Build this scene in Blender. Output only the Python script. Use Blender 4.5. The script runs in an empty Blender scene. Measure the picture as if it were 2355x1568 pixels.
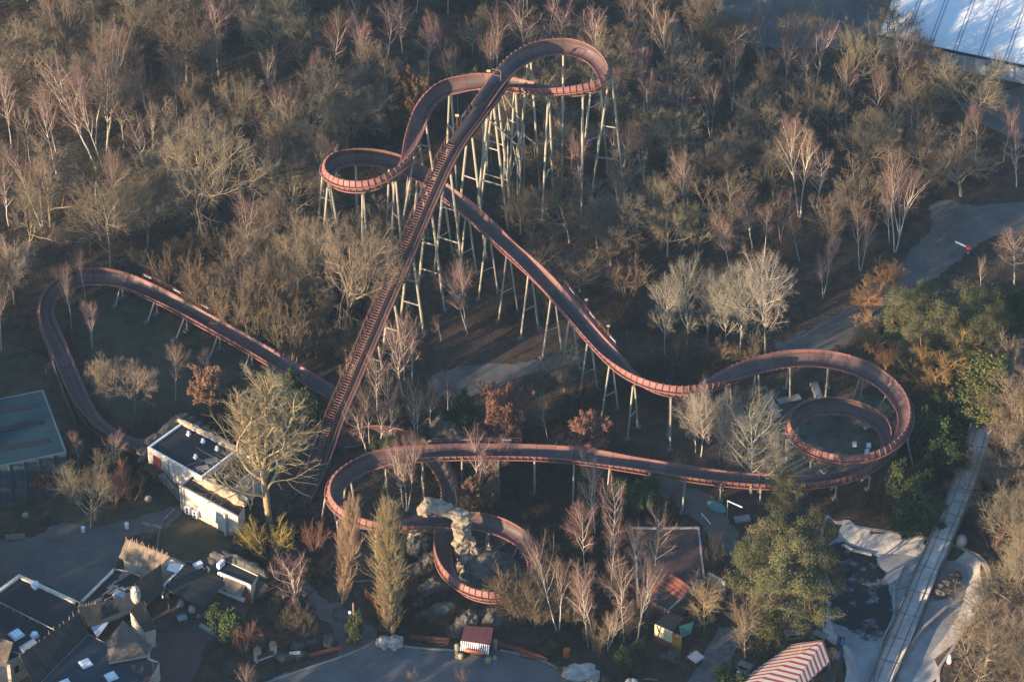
import bpy, math, random
import numpy as np
from mathutils import Vector, Matrix, noise
R = math.radians
S = bpy.context.scene
COL = S.collection
# ------------------------------------------------------------------ camera, sky, sun, exposure
TH = R(41.0); DIST = 655.0; FP = 9500.0; PW = 2355.0; PH = 1568.0
CR = Vector((1, 0, 0)); CU = Vector((0, math.sin(TH), math.cos(TH))); CF = Vector((0, math.cos(TH), -math.sin(TH)))
CAM = -CF * DIST
cd = bpy.data.cameras.new('camera'); co = bpy.data.objects.new('camera', cd); COL.objects.link(co)
cd.sensor_width = 36; cd.sensor_fit = 'HORIZONTAL'; cd.lens = 36 * FP / PW
cd.clip_start = 5; cd.clip_end = 9000
co.matrix_world = Matrix((( 1, 0, 0, CAM.x), (0, CU.y, -CF.y, CAM.y), (0, CU.z, -CF.z, CAM.z), (0, 0, 0, 1)))
S.camera = co
SUN_EL = R(11.0); SUN_AZ = R(216)     # azimuth of the sun measured from +X towards +Y (low, behind the camera's left shoulder)
TOSUN = Vector((math.cos(SUN_AZ) * math.cos(SUN_EL), math.sin(SUN_AZ) * math.cos(SUN_EL), math.sin(SUN_EL)))
w = bpy.data.worlds.new("World"); S.world = w; w.use_nodes = True
nt = w.node_tree; bg = nt.nodes['Background']
sky = nt.nodes.new('ShaderNodeTexSky'); sky.sky_type = 'NISHITA'; sky.sun_disc = False
sky.sun_elevation = SUN_EL; sky.sun_rotation = math.atan2(TOSUN.x, TOSUN.y) % (2 * math.pi)
tint = nt.nodes.new('ShaderNodeMix'); tint.data_type = 'RGBA'; tint.blend_type = 'MULTIPLY'; tint.inputs[0].default_value = 1.0; tint.inputs[7].default_value = (0.88, 0.98, 1.07, 1)   # cold, slightly teal winter sky
nt.links.new(sky.outputs[0], tint.inputs[6]); nt.links.new(tint.outputs[2], bg.inputs[0]); bg.inputs[1].default_value = 0.132; sky.ozone_density = 2.5; sky.dust_density = 0.2
sl = bpy.data.lights.new('sun', 'SUN'); so = bpy.data.objects.new('sun', sl); COL.objects.link(so)
sl.energy = 5.0; sl.angle = R(0.5); sl.color = (1.0, 0.77, 0.52)
so.rotation_euler = TOSUN.to_track_quat('Z', 'Y').to_euler()
vs = S.view_settings; vs.view_transform = 'Standard'; vs.look = 'None'; vs.exposure = 1.58; vs.gamma = 1.0; vs.use_curve_mapping = False
S.cycles.max_bounces = 4; S.cycles.diffuse_bounces = 2; S.cycles.glossy_bounces = 2; S.cycles.transmission_bounces = 2

def P(px, py, z=0.0):
    d = CR * (px - PW / 2) + CU * (PH / 2 - py) + CF * FP
    return CAM + d * ((z - CAM.z) / d.z)
def proj(v):
    a = Vector(v) - CAM; k = FP / a.dot(CF)
    return PW / 2 + k * a.dot(CR), PH / 2 - k * a.dot(CU)
def height_at(b, py):
    """height above ground point b whose picture row is py"""
    a = b - CAM; q = (PH / 2 - py) / FP
    return (q * a.dot(CF) - a.dot(CU)) / (CU.z - q * CF.z)
def A4(x, y): return x / 3.0, y / 3.0
# ------------------------------------------------------------------ materials
MATS = {}
def mat(name, c1, c2=None, scale=1.0, rough=0.85, bump=0.0, bscale=None, stretch=None, coords='Object', metal=0.0, vary=0.0, spec=0.3, detail=6, lo=0.35, hi=0.65, transl=0.0):
    if name in MATS: return MATS[name]
    m = bpy.data.materials.new(name); m.use_nodes = True; MATS[name] = m
    n = m.node_tree.nodes; l = m.node_tree.links; b = n['Principled BSDF']
    b.inputs['Roughness'].default_value = rough; b.inputs['Metallic'].default_value = metal
    b.inputs['Specular IOR Level'].default_value = spec
    tc = n.new('ShaderNodeTexCoord'); src = tc.outputs[coords]
    if stretch:
        mp = n.new('ShaderNodeMapping'); mp.inputs['Scale'].default_value = stretch
        l.new(src, mp.inputs[0]); src = mp.outputs[0]
    if c2 is None: c2 = tuple(x * 0.72 for x in c1)
    nz = n.new('ShaderNodeTexNoise'); nz.inputs['Scale'].default_value = scale; nz.inputs['Detail'].default_value = detail
    nz.inputs['Roughness'].default_value = 0.65
    l.new(src, nz.inputs['Vector'])
    mr = n.new('ShaderNodeMapRange'); mr.inputs[1].default_value = lo; mr.inputs[2].default_value = hi
    l.new(nz.outputs[0], mr.inputs[0])
    mx = n.new('ShaderNodeMix'); mx.data_type = 'RGBA'
    mx.inputs[6].default_value = (*c1, 1); mx.inputs[7].default_value = (*c2, 1)
    l.new(mr.outputs[0], mx.inputs[0]); out = mx.outputs[2]
    if vary:
        oi = n.new('ShaderNodeObjectInfo'); hs = n.new('ShaderNodeHueSaturation')
        a = n.new('ShaderNodeMapRange'); a.inputs[3].default_value = 1 - vary; a.inputs[4].default_value = 1 + vary
        l.new(oi.outputs['Random'], a.inputs[0]); l.new(a.outputs[0], hs.inputs['Value'])
        a2 = n.new('ShaderNodeMapRange'); a2.inputs[3].default_value = 0.5 - vary * 0.06; a2.inputs[4].default_value = 0.5 + vary * 0.06
        ml = n.new('ShaderNodeMath'); ml.operation = 'MULTIPLY'; ml.inputs[1].default_value = 7.31
        fr = n.new('ShaderNodeMath'); fr.operation = 'FRACT'
        l.new(oi.outputs['Random'], ml.inputs[0]); l.new(ml.outputs[0], fr.inputs[0]); l.new(fr.outputs[0], a2.inputs[0]); l.new(a2.outputs[0], hs.inputs['Hue'])
        l.new(out, hs.inputs['Color']); out = hs.outputs[0]
    l.new(out, b.inputs['Base Color'])
    if bump:
        n2 = n.new('ShaderNodeTexNoise'); n2.inputs['Scale'].default_value = bscale or scale * 3; n2.inputs['Detail'].default_value = 5
        l.new(src, n2.inputs['Vector'])
        bp = n.new('ShaderNodeBump'); bp.inputs['Strength'].default_value = bump; bp.inputs['Distance'].default_value = 0.3
        l.new(n2.outputs[0], bp.inputs['Height']); l.new(bp.outputs[0], b.inputs['Normal'])
    if transl:
        b.inputs['Transmission Weight'].default_value = 0
    return m
def stripe_mat(name, ca, cb, period=0.5, duty=0.5, axis=0, rough=0.8, noise_amt=0.25, soft=0.03, nscale=2.0):
    """stripes running along the surface (UVs are in metres)"""
    if name in MATS: return MATS[name]
    m = bpy.data.materials.new(name); m.use_nodes = True; MATS[name] = m
    n = m.node_tree.nodes; l = m.node_tree.links; b = n['Principled BSDF']; b.inputs['Roughness'].default_value = rough
    b.inputs['Specular IOR Level'].default_value = 0.25
    tc = n.new('ShaderNodeTexCoord'); sp = n.new('ShaderNodeSeparateXYZ'); l.new(tc.outputs['UV'], sp.inputs[0])
    d = n.new('ShaderNodeMath'); d.operation = 'DIVIDE'; d.inputs[1].default_value = period; l.new(sp.outputs[axis], d.inputs[0])
    f = n.new('ShaderNodeMath'); f.operation = 'FRACT'; l.new(d.outputs[0], f.inputs[0])
    mr = n.new('ShaderNodeMapRange'); mr.inputs[1].default_value = duty - soft; mr.inputs[2].default_value = duty + soft; l.new(f.outputs[0], mr.inputs[0])
    mx = n.new('ShaderNodeMix'); mx.data_type = 'RGBA'; mx.inputs[6].default_value = (*ca, 1); mx.inputs[7].default_value = (*cb, 1)
    l.new(mr.outputs[0], mx.inputs[0])
    nz = n.new('ShaderNodeTexNoise'); nz.inputs['Scale'].default_value = nscale; nz.inputs['Detail'].default_value = 7
    mp = n.new('ShaderNodeMapping'); mp.inputs['Scale'].default_value = (1.0, 0.15, 1) if axis == 0 else (0.15, 1, 1)
    l.new(tc.outputs['UV'], mp.inputs[0]); l.new(mp.outputs[0], nz.inputs['Vector'])
    a = n.new('ShaderNodeMapRange'); a.inputs[1].default_value = 0.3; a.inputs[2].default_value = 0.7; a.inputs[3].default_value = 1 - noise_amt; a.inputs[4].default_value = 1 + noise_amt
    l.new(nz.outputs[0], a.inputs[0])
    hs = n.new('ShaderNodeHueSaturation'); l.new(mx.outputs[2], hs.inputs['Color']); l.new(a.outputs[0], hs.inputs['Value'])
    l.new(hs.outputs[0], b.inputs['Base Color'])
    return m
# ------------------------------------------------------------------ mesh helpers
def link(name, me, mats, parent=None):
    o = bpy.data.objects.new(name, me); COL.objects.link(o)
    for m in (mats if isinstance(mats, (list, tuple)) else [mats]): me.materials.append(m)
    if parent is not None: o.parent = parent
    return o
def np_mesh(name, v, q, mi=None, smooth=False, uv=None):
    me = bpy.data.meshes.new(name); v = np.asarray(v, np.float32); q = np.asarray(q, np.int32)
    me.vertices.add(len(v)); me.vertices.foreach_set('co', v.ravel())
    k = q.shape[1]; me.loops.add(q.size); me.loops.foreach_set('vertex_index', q.ravel())
    me.polygons.add(len(q)); me.polygons.foreach_set('loop_start', np.arange(0, q.size, k, dtype=np.int32))
    if mi is not None: me.polygons.foreach_set('material_index', np.asarray(mi, np.int32))
    if smooth: me.polygons.foreach_set('use_smooth', np.ones(len(q), bool))
    if uv is not None:
        u = me.uv_layers.new(name='UVMap'); u.data.foreach_set('uv', np.asarray(uv, np.float32)[q.ravel()].ravel())
    me.update(calc_edges=True); return me
class MB:
    def __init__(s): s.v = []; s.f = []; s.uv = []; s.mi = []
    def quad(s, a, b, c, d, mi=0, uv=None):
        i = len(s.v); s.v += [Vector(a), Vector(b), Vector(c), Vector(d)]; s.f.append((i, i + 1, i + 2, i + 3)); s.mi.append(mi)
        if uv is None:
            w = (s.v[i + 1] - s.v[i]).length; h = (s.v[i + 3] - s.v[i]).length; uv = [(0, 0), (w, 0), (w, h), (0, h)]
        s.uv += uv; return s
    def poly(s, pts, mi=0):
        i = len(s.v); s.v += [Vector(p) for p in pts]; s.f.append(tuple(range(i, i + len(pts)))); s.mi.append(mi); s.uv += [(p[0], p[1]) for p in pts]; return s
    def box(s, c, sz, rz=0.0, mi=0, M=None):
        x, y, z = [k / 2 for k in sz]; m = M or (Matrix.Translation(c) @ Matrix.Rotation(rz, 4, 'Z'))
        p = [m @ Vector(q) for q in ((-x, -y, -z), (x, -y, -z), (x, y, -z), (-x, y, -z), (-x, -y, z), (x, -y, z), (x, y, z), (-x, y, z))]
        for a, b, cc, d in ((0, 3, 2, 1), (4, 5, 6, 7), (0, 1, 5, 4), (1, 2, 6, 5), (2, 3, 7, 6), (3, 0, 4, 7)): s.quad(p[a], p[b], p[cc], p[d], mi)
        return s
    def beam(s, a, b, wd, ht, mi=0, up=Vector((0, 0, 1))):
        a = Vector(a); b = Vector(b); d = (b - a); L = d.length
        if L < 1e-6: return s
        d /= L; x = d.cross(up)
        if x.length < 1e-4: x = Vector((1, 0, 0))
        x.normalize(); z = x.cross(d)
        M = Matrix(((x.x, d.x, z.x, 0), (x.y, d.y, z.y, 0), (x.z, d.z, z.z, 0), (0, 0, 0, 1))); M.translation = (a + b) / 2
        return s.box(None, (wd, L, ht), mi=mi, M=M)
    def tube(s, a, b, r0, r1=None, n=8, mi=0, cap=True):
        a = Vector(a); b = Vector(b); r1 = r0 if r1 is None else r1; d = (b - a)
        if d.length < 1e-6: return s
        d.normalize(); x = d.orthogonal().normalized(); y = d.cross(x); i = len(s.v)
        for k in range(n):
            t = 2 * math.pi * k / n; e = x * math.cos(t) + y * math.sin(t); s.v += [a + e * r0, b + e * r1]
        L = (b - a).length
        for k in range(n):
            j = (k + 1) % n; s.f.append((i + 2 * k, i + 2 * j, i + 2 * j + 1, i + 2 * k + 1)); s.mi.append(mi)
        s.uv += [(k * 0.3, L * e) for k in range(n) for e in (0, 1)]
        if cap:
            for e in (0, 1):
                s.f.append(tuple(i + 2 * k + e for k in (range(n) if e else range(n - 1, -1, -1)))); s.mi.append(mi)
        return s
    def path(s, pts, r, n=6, mi=0):
        for a, b in zip(pts, pts[1:]): s.tube(a, b, r, n=n, mi=mi)
        return s
    def prism(s, pts, z0, z1, mi=0, mitop=None, bottom=False):
        """pts: xy outline, z0..z1"""
        n = len(pts); A = [Vector((p[0], p[1], z0)) for p in pts]; B = [Vector((p[0], p[1], z1)) for p in pts]
        ar = sum(A[k].x * A[(k + 1) % n].y - A[(k + 1) % n].x * A[k].y for k in range(n))
        if ar < 0: A.reverse(); B.reverse()
        for k in range(n):
            j = (k + 1) % n; s.quad(A[k], A[j], B[j], B[k], mi)
        s.poly(B, mi if mitop is None else mitop)
        if bottom: s.poly(A[::-1], mi)
        return s
    def slab(s, a, b, c, d, t=0.15, mi=0, mie=None):
        """thick sloping sheet, UV u along a-b, v along a-d"""
        a, b, c, d = map(Vector, (a, b, c, d)); nrm = (b - a).cross(d - a).normalized()
        if nrm.z < 0: nrm = -nrm
        lo = [p - nrm * t for p in (a, b, c, d)]; up = [a, b, c, d]
        wl = (b - a).length; h = (d - a).length; off = (c - d).dot((b - a).normalized())
        s.quad(*up, mi=mi, uv=[(0, 0), (wl, 0), ((c - a).dot((b - a).normalized()), h), ((d - a).dot((b - a).normalized()), h)])
        e = mi if mie is None else mie
        s.quad(*lo[::-1], mi=e)
        for k in range(4): s.quad(up[k], up[(k + 1) % 4], lo[(k + 1) % 4], lo[k], mi=e)
        return s
    def build(s, name, mats, parent=None, smooth=False, base=None):
        me = bpy.data.meshes.new(name); v = s.v
        if base is not None: v = [p - Vector(base) for p in v]
        me.from_pydata([tuple(p) for p in v], [], s.f)
        if s.uv and len(s.uv) == len(s.v):
            u = me.uv_layers.new(name='UVMap'); li = np.zeros(len(me.loops), np.int32); me.loops.foreach_get('vertex_index', li)
            u.data.foreach_set('uv', np.asarray(s.uv, np.float32)[li].ravel())
        me.polygons.foreach_set('material_index', np.asarray(s.mi, np.int32))
        if smooth: me.polygons.foreach_set('use_smooth', np.ones(len(me.polygons), bool))
        me.update(); return link(name, me, mats, parent)
def tag(o, label, cat, group=None, kind=None):
    if label: o['label'] = label
    if cat: o['category'] = cat
    if group: o['group'] = group
    if kind: o['kind'] = kind
    return o
def empty(name, loc, label, cat, group=None, rz=0.0):
    o = bpy.data.objects.new(name, None); o.empty_display_size = 0.5; COL.objects.link(o); o.location = loc; o.rotation_euler = (0, 0, rz)
    return tag(o, label, cat, group)
def thing(name, label, cat, loc=(0, 0, 0), group=None, rz=0.0): return empty(name, loc, label, cat, group, rz)
def smooth_poly(pts, n=6, closed=True):
    """Catmull-Rom through picture or world points"""
    pts = [np.array(p, float) for p in pts]; m = len(pts); out = []
    rng = range(m) if closed else range(m - 1)
    for i in rng:
        g = lambda k: pts[k % m] if closed else pts[min(max(k, 0), m - 1)]
        p0, p1, p2, p3 = g(i - 1), g(i), g(i + 1), g(i + 2)
        for k in range(n):
            t = k / n
            out.append(0.5 * ((2 * p1) + (-p0 + p2) * t + (2 * p0 - 5 * p1 + 4 * p2 - p3) * t * t + (-p0 + 3 * p1 - 3 * p2 + p3) * t ** 3))
    if not closed: out.append(pts[-1])
    return out
def inside(x, y, poly):
    c = False; j = len(poly) - 1
    for i in range(len(poly)):
        xi, yi = poly[i][0], poly[i][1]; xj, yj = poly[j][0], poly[j][1]
        if (yi > y) != (yj > y) and x < (xj - xi) * (y - yi) / (yj - yi) + xi: c = not c
        j = i
    return c
def copy_tree(o, parent=None):
    c = o.copy(); COL.objects.link(c)
    if parent is not None: c.parent = parent
    for ch in list(o.children): copy_tree(ch, c)
    return c
# ------------------------------------------------------------------ palette
M_litter = mat('leaf_litter', (0.082, 0.056, 0.038), (0.034, 0.027, 0.020), scale=0.55, rough=1.0, bump=0.9, bscale=2.2, spec=0.05, detail=10)
M_grass = mat('winter_grass', (0.088, 0.076, 0.044), (0.050, 0.045, 0.029), scale=0.35, rough=1.0, bump=0.5, bscale=4, spec=0.05, detail=10)
M_asph = mat('asphalt', (0.160, 0.154, 0.146), (0.092, 0.090, 0.088), scale=0.13, rough=0.9, bump=0.08, bscale=12, detail=12, spec=0.2)
M_asph2 = mat('old_asphalt', (0.150, 0.130, 0.112), (0.060, 0.057, 0.056), scale=0.16, rough=0.95, bump=0.15, bscale=5, detail=15, lo=0.3, hi=0.72, spec=0.15)
M_gravel = mat('pale_gravel', (0.15, 0.14, 0.125), (0.085, 0.08, 0.072), scale=0.4, rough=1.0, bump=0.3, bscale=6, detail=12, spec=0.1)
M_dirt = mat('bare_earth', (0.095, 0.06, 0.04), (0.05, 0.036, 0.027), scale=0.5, rough=1.0, bump=0.5, bscale=3, detail=10, spec=0.05)
M_paver = mat('brick_paving', (0.12, 0.072, 0.062), (0.085, 0.055, 0.05), scale=0.6, rough=0.95, bump=0.1, bscale=8, spec=0.1)
M_conc = mat('concrete', (0.34, 0.31, 0.28), (0.17, 0.155, 0.14), scale=0.5, rough=0.9, bump=0.12, bscale=4, detail=12, lo=0.3, hi=0.7, spec=0.2)
M_conc_d = mat('damp_concrete', (0.16, 0.145, 0.13), (0.075, 0.07, 0.066), scale=0.8, rough=0.8, bump=0.1, bscale=4, detail=12, spec=0.3)
M_stone = mat('weathered_rock', (0.125, 0.112, 0.092), (0.050, 0.045, 0.038), scale=0.7, rough=1.0, bump=0.8, bscale=1.6, detail=12, spec=0.1)
M_stone_l = mat('pale_boulder', (0.50, 0.45, 0.38), (0.22, 0.20, 0.17), scale=0.9, rough=1.0, bump=0.6, bscale=2.2, detail=12, spec=0.1)
M_wood_d = mat('dark_timber', (0.06, 0.042, 0.03), (0.032, 0.024, 0.018), scale=2, rough=0.9)
M_wood_l = mat('raw_timber', (0.30, 0.21, 0.13), (0.17, 0.12, 0.08), scale=2, rough=0.9)
M_white = mat('white_render', (0.62, 0.53, 0.41), (0.40, 0.33, 0.25), scale=0.7, rough=0.9, bump=0.05, detail=12, lo=0.42, hi=0.75)
M_red = mat('red_paint', (0.33, 0.05, 0.035), (0.22, 0.035, 0.028), scale=2, rough=0.7)
M_orange = mat('orange_paint', (0.50, 0.15, 0.03), (0.32, 0.085, 0.02), scale=2, rough=0.8)
M_felt = mat('roof_felt', (0.028, 0.029, 0.032), (0.013, 0.014, 0.016), scale=0.35, rough=0.85, bump=0.05, bscale=8, detail=12, lo=0.3, hi=0.7, spec=0.2)
M_metal = mat('grey_metal', (0.38, 0.39, 0.40), (0.26, 0.27, 0.28), scale=1, rough=0.5, metal=0.3)
M_whitem = mat('white_enamel', (0.80, 0.80, 0.79), (0.62, 0.61, 0.60), scale=1.5, rough=0.5)
M_black = mat('black_paint', (0.015, 0.015, 0.017), rough=0.6)
M_blue = mat('blue_tarp', (0.02, 0.16, 0.42), (0.015, 0.11, 0.30), scale=1, rough=0.5)
M_green = mat('green_paint', (0.04, 0.16, 0.13), (0.025, 0.09, 0.08), scale=1, rough=0.5)
M_yellow = mat('yellow_paint', (0.50, 0.38, 0.16), (0.36, 0.27, 0.12), scale=1, rough=0.6)
M_lamp = mat('opal_globe', (0.85, 0.85, 0.83), (0.8, 0.8, 0.78), rough=0.25)
# ------------------------------------------------------------------ ground
RIM = [(1905,1190),(1925,1203),(1955,1200),(1976,1213),(2054,1225),(2136,1240),(2207,1260),(2244,1281),(2264,1304),(2270,1331),(2254,1385),(2217,1441),(2190,1488),(2160,1532),(2140,1600),(1960,1600),(1950,1530),(1935,1490),(1905,1465),(1895,1430),(1890,1330),(1890,1240)]
rimw = [P(x, y, 0.05) for x, y in smooth_poly(RIM, 5)]
rxy = [(p.x, p.y) for p in rimw]
rc = (sum(p[0] for p in rxy) / len(rxy), sum(p[1] for p in rxy) / len(rxy))
def build_ground():
    ax = np.concatenate([[-4000, -1500, -600, -260], np.arange(-140, 141, 2.0), [260, 600, 1500, 4000]])
    ay = np.concatenate([[-4000, -1500, -500, -220], np.arange(-130, 151, 2.0), [260, 600, 1500, 5000]])
    X, Y = np.meshgrid(ax, ay); Z = np.zeros_like(X)
    shr = [(rc[0] + (x - rc[0]) * 0.9, rc[1] + (y - rc[1]) * 0.9) for x, y in rxy]
    for i in range(X.shape[0]):
        for j in range(X.shape[1]):
            if rc[0] - 40 < X[i, j] < rc[0] + 40 and rc[1] - 40 < Y[i, j] < rc[1] + 40 and inside(X[i, j], Y[i, j], shr): Z[i, j] = -3.0
    v = np.stack([X, Y, Z], -1).reshape(-1, 3); n = len(ax); idx = np.arange(len(v)).reshape(len(ay), n)
    q = np.stack([idx[:-1, :-1], idx[:-1, 1:], idx[1:, 1:], idx[1:, :-1]], -1).reshape(-1, 4)
    o = link('ground', np_mesh('ground', v, q), M_litter); tag(o, 'brown leaf littered woodland ground', 'ground', kind='structure')
build_ground()
EXCL = []
def sheet(name, pts, z, m, label, kind='structure', rounded=4, cat=None, ex=True):
    pp = smooth_poly(pts, rounded * 4) if rounded else pts
    w = [P(x, y, z) for x, y in pp]
    if rounded:   # worn, uneven edges
        for p in w:
            q = Vector((p.x * 0.55, p.y * 0.55, z * 90)); p.x += 0.75 * noise.fractal(q, 1.0, 2.0, 4); p.y += 0.75 * noise.fractal(q + Vector((31, 7, 3)), 1.0, 2.0, 4)
    b = MB(); b.poly([(p.x, p.y, z) for p in w] if sum(w[k].x * w[(k + 1) % len(w)].y - w[(k + 1) % len(w)].x * w[k].y for k in range(len(w))) > 0 else [(p.x, p.y, z) for p in w[::-1]])
    o = b.build(name, m); tag(o, label, cat or name.replace('_', ' '), kind=kind)
    if ex: EXCL.append([(p.x, p.y) for p in w])
    return o
sheet('grass', [(215,690),(300,680),(430,745),(560,810),(680,880),(740,935),(700,990),(600,1000),(480,985),(330,975),(230,930),(205,800)], 0.010, M_grass, 'dull green grass clearing inside the far left bend of the track', ex=False)
sheet('grass', [(375,1190),(420,1177),(503,1217),(550,1240),(470,1297),(396,1284),(362,1260)], 0.012, M_grass, 'brown green lawn in front of the white flat roofed building', rounded=3)
sheet('grass', [(-40,1180),(60,1130),(180,1120),(300,1130),(400,1120),(412,1165),(330,1205),(210,1215),(110,1192),(0,1230),(-40,1240)], 0.008, M_grass, 'grass verge with dry leaves between the blue hall and the plaza', rounded=3, ex=False)
sheet('grass', [(-40,800),(90,815),(170,870),(200,960),(160,1010),(-40,1010)], 0.009, M_grass, 'grass paddock behind the blue hall', rounded=3, ex=False)
sheet('pavement', [(-60,1255),(60,1235),(150,1205),(270,1202),(420,1160),(424,1176),(372,1216),(288,1240),(262,1302),(182,1380),(60,1330),(-60,1400)], 0.016, M_asph2, 'worn asphalt plaza behind the village buildings', rounded=3)
sheet('pavement', [(355,1400),(430,1360),(570,1340),(600,1365),(520,1450),(486,1465),(440,1568),(420,1620),(300,1620),(330,1500)], 0.018, M_paver, 'dark red brick paved courtyard among the village roofs', rounded=3)
sheet('road', [(560,1640),(600,1572),(690,1540),(800,1503),(868,1472),(940,1486),(1050,1494),(1150,1493),(1240,1514),(1290,1540),(1350,1575),(1400,1640)], 0.020, M_asph, 'curving grey asphalt road along the bottom of the scene', rounded=4)
sheet('path', [(868,1476),(842,1432),(800,1402),(745,1374),(700,1337),(684,1352),(720,1400),(765,1450),(785,1512)], 0.016, M_asph2, 'dark path running up to the left from the road', rounded=3)
sheet('road', [(1500,1093),(1560,1108),(1650,1155),(1705,1250),(1690,1290),(1640,1240),(1600,1195),(1540,1150),(1495,1115)], 0.016, M_asph2, 'dark access road curving past the upturned green boat', rounded=3)
sheet('path', [(1655,1440),(1704,1443),(1697,1480),(1660,1560),(1600,1640),(1520,1640),(1580,1570)], 0.016, M_conc_d, 'grey paved path left of the striped tent', rounded=0)
sheet('road', [(2150,466),(2250,470),(2400,464),(2400,520),(2280,546),(2220,585),(2130,650),(2040,720),(1960,780),(1870,812),(1790,806),(1790,786),(1900,735),(2040,640),(2100,570),(2140,520)], 0.014, M_asph2, 'blue grey service road curving through the trees', rounded=4)
sheet('gravel_patch', [(985,875),(1025,851),(1068,843),(1152,836),(1258,826),(1330,818),(1330,836),(1270,850),(1202,861),(1152,884),(1085,908),(1018,908),(990,893)], 0.012, M_gravel, 'pale gravel clearing under the lift hill', cat='gravel', rounded=4)
sheet('bare_earth', [(1000,800),(1030,740),(1080,690),(1140,680),(1200,730),(1260,770),(1275,800),(1250,822),(1150,832),(1060,838),(1010,845)], 0.008, M_dirt, 'brown leafy bank beneath the lift hill', cat='bank', rounded=4, ex=False)
sheet('bare_earth', [(2150,450),(2260,470),(2400,466),(2400,440),(2300,430),(2200,430)], 0.009, M_dirt, 'leaf strewn bank above the service road', cat='bank', rounded=3)
sheet('yard', [(1600,-140),(2110,-140),(2040,60),(1990,100),(1840,112),(1700,95),(1660,40)], 0.012, M_asph2, 'dark empty yard beyond the wood', rounded=2)
sheet('yard', [(2215,240),(2420,200),(2440,330),(2360,325),(2290,300)], 0.012, M_asph2, 'dark asphalt yard in front of the white roofed hall', rounded=2)
sheet('bare_earth', [(1400,890),(1500,930),(1700,900),(1800,940),(1800,1060),(1600,1090),(1450,1060),(1390,1000)], 0.006, M_dirt, 'bare stony ground below the right valley of the track', cat='bank', rounded=3, ex=False)
sheet('pavement', [(1690,950),(1800,920),(1900,915),(1990,905),(2060,950),(2080,1010),(2000,1090),(1880,1100),(1790,1060)], 0.009, mat('weedy_concrete', (0.13, 0.125, 0.10), (0.045, 0.05, 0.035), scale=0.35, rough=1, bump=0.3, bscale=3, detail=12, spec=0.05), 'weedy concrete ground inside the right helix', rounded=3)
# ------------------------------------------------------------------ drained water basin
def basin():
    FOOT = [(1915,1228),(1948,1250),(1978,1263),(2010,1272),(2073,1274),(2123,1281),(2187,1284),(2220,1310),(2227,1330),(2207,1405),(2173,1462),(2133,1512),(2100,1560),(2070,1640),(1990,1640),(1975,1560),(1960,1500),(1930,1470),(1915,1440),(1905,1400),(1900,1330),(1900,1260)]
    zf = -1.15
    f = [P(x, y, zf) for x, y in smooth_poly(FOOT, 5)]
    b = MB(); n = len(f)
    for k in range(n):
        j = (k + 1) % n; b.quad(f[k], rimw[k], rimw[j], f[j], 0)
    rm = [Vector((rc[0] + (p.x - rc[0]) * 1.03, rc[1] + (p.y - rc[1]) * 1.03, 0.10)) for p in rimw]
    for k in range(n):
        j = (k + 1) % n; b.quad(rimw[k] + Vector((0, 0, 0.05)), rm[k], rm[j], rimw[j] + Vector((0, 0, 0.05)), 0)
    o = b.build('basin_bank', mat('basin_bank', (0.50, 0.44, 0.38), (0.22, 0.20, 0.18), scale=0.35, rough=0.95, bump=0.06, bscale=2.5, detail=14, lo=0.32, hi=0.72), smooth=False); tag(o, 'sloping pale concrete bank round the drained basin', 'bank', kind='structure')
    b = MB(); fp = [(p.x, p.y, zf - 0.01) for p in f]; ar = sum(fp[k][0] * fp[(k + 1) % n][1] - fp[(k + 1) % n][0] * fp[k][1] for k in range(n)); b.poly(fp if ar > 0 else fp[::-1])
    o = b.build('basin_floor', mat('basin_floor', (0.36, 0.35, 0.33), (0.17, 0.17, 0.17), scale=0.3, rough=0.9, bump=0.1, bscale=3, detail=12, lo=0.3, hi=0.7)); tag(o, 'grey concrete floor of the drained basin', 'basin', kind='structure')
    Wp = [(1906,1262),(1938,1243),(1975,1262),(2005,1276),(2018,1292),(2032,1325),(2052,1378),(2053,1412),(2040,1452),(1993,1476),(1966,1452),(1922,1428),(1908,1390),(1903,1320)]
    wm = mat('dark_pond_water', (0.006, 0.009, 0.014), (0.30, 0.31, 0.32), scale=0.42, rough=0.5, detail=15, lo=0.52, hi=0.72, spec=0.12)
    o = sheet('water', Wp, zf + 0.02, wm, 'dark shallow water left in the basin', rounded=5, ex=False)
    # ice patches and walls
    b = MB(); z = zf + 0.005
    def wall(pts, h, wd):
        for (x0, y0), (x1, y1) in zip(pts, pts[1:]):
            a = P(x0, y0, zf + h / 2); c = P(x1, y1, zf + h / 2); b.beam(a, c, wd, h)
    wall([(2056,1347),(2056,1421),(2035,1460),(2024,1490),(2013,1580)], 0.5, 0.35)
    wall([(2058,1352),(2078,1300)], 0.25, 0.25); wall([(2058,1352),(2098,1344)], 0.25, 0.25)
    o = b.build('divider_wall', M_conc); tag(o, 'low bent concrete divider wall on the basin floor beside the water', 'wall')
    b = MB(); wall([(2177,1397),(2120,1447),(2085,1500),(2060,1545),(2045,1600)], 0.7, 0.4); o = b.build('channel_wall', M_conc); tag(o, 'slanting concrete channel wall on the right of the basin floor', 'wall')
    b = MB(); wall([(1937,1252),(1962,1264),(2005,1274)], 0.35, 0.4); o = b.build('curved_kerb', M_conc); tag(o, 'curved pale kerb standing at the upper edge of the dark water', 'kerb')
    EXCL.append(rxy)
basin()
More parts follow.
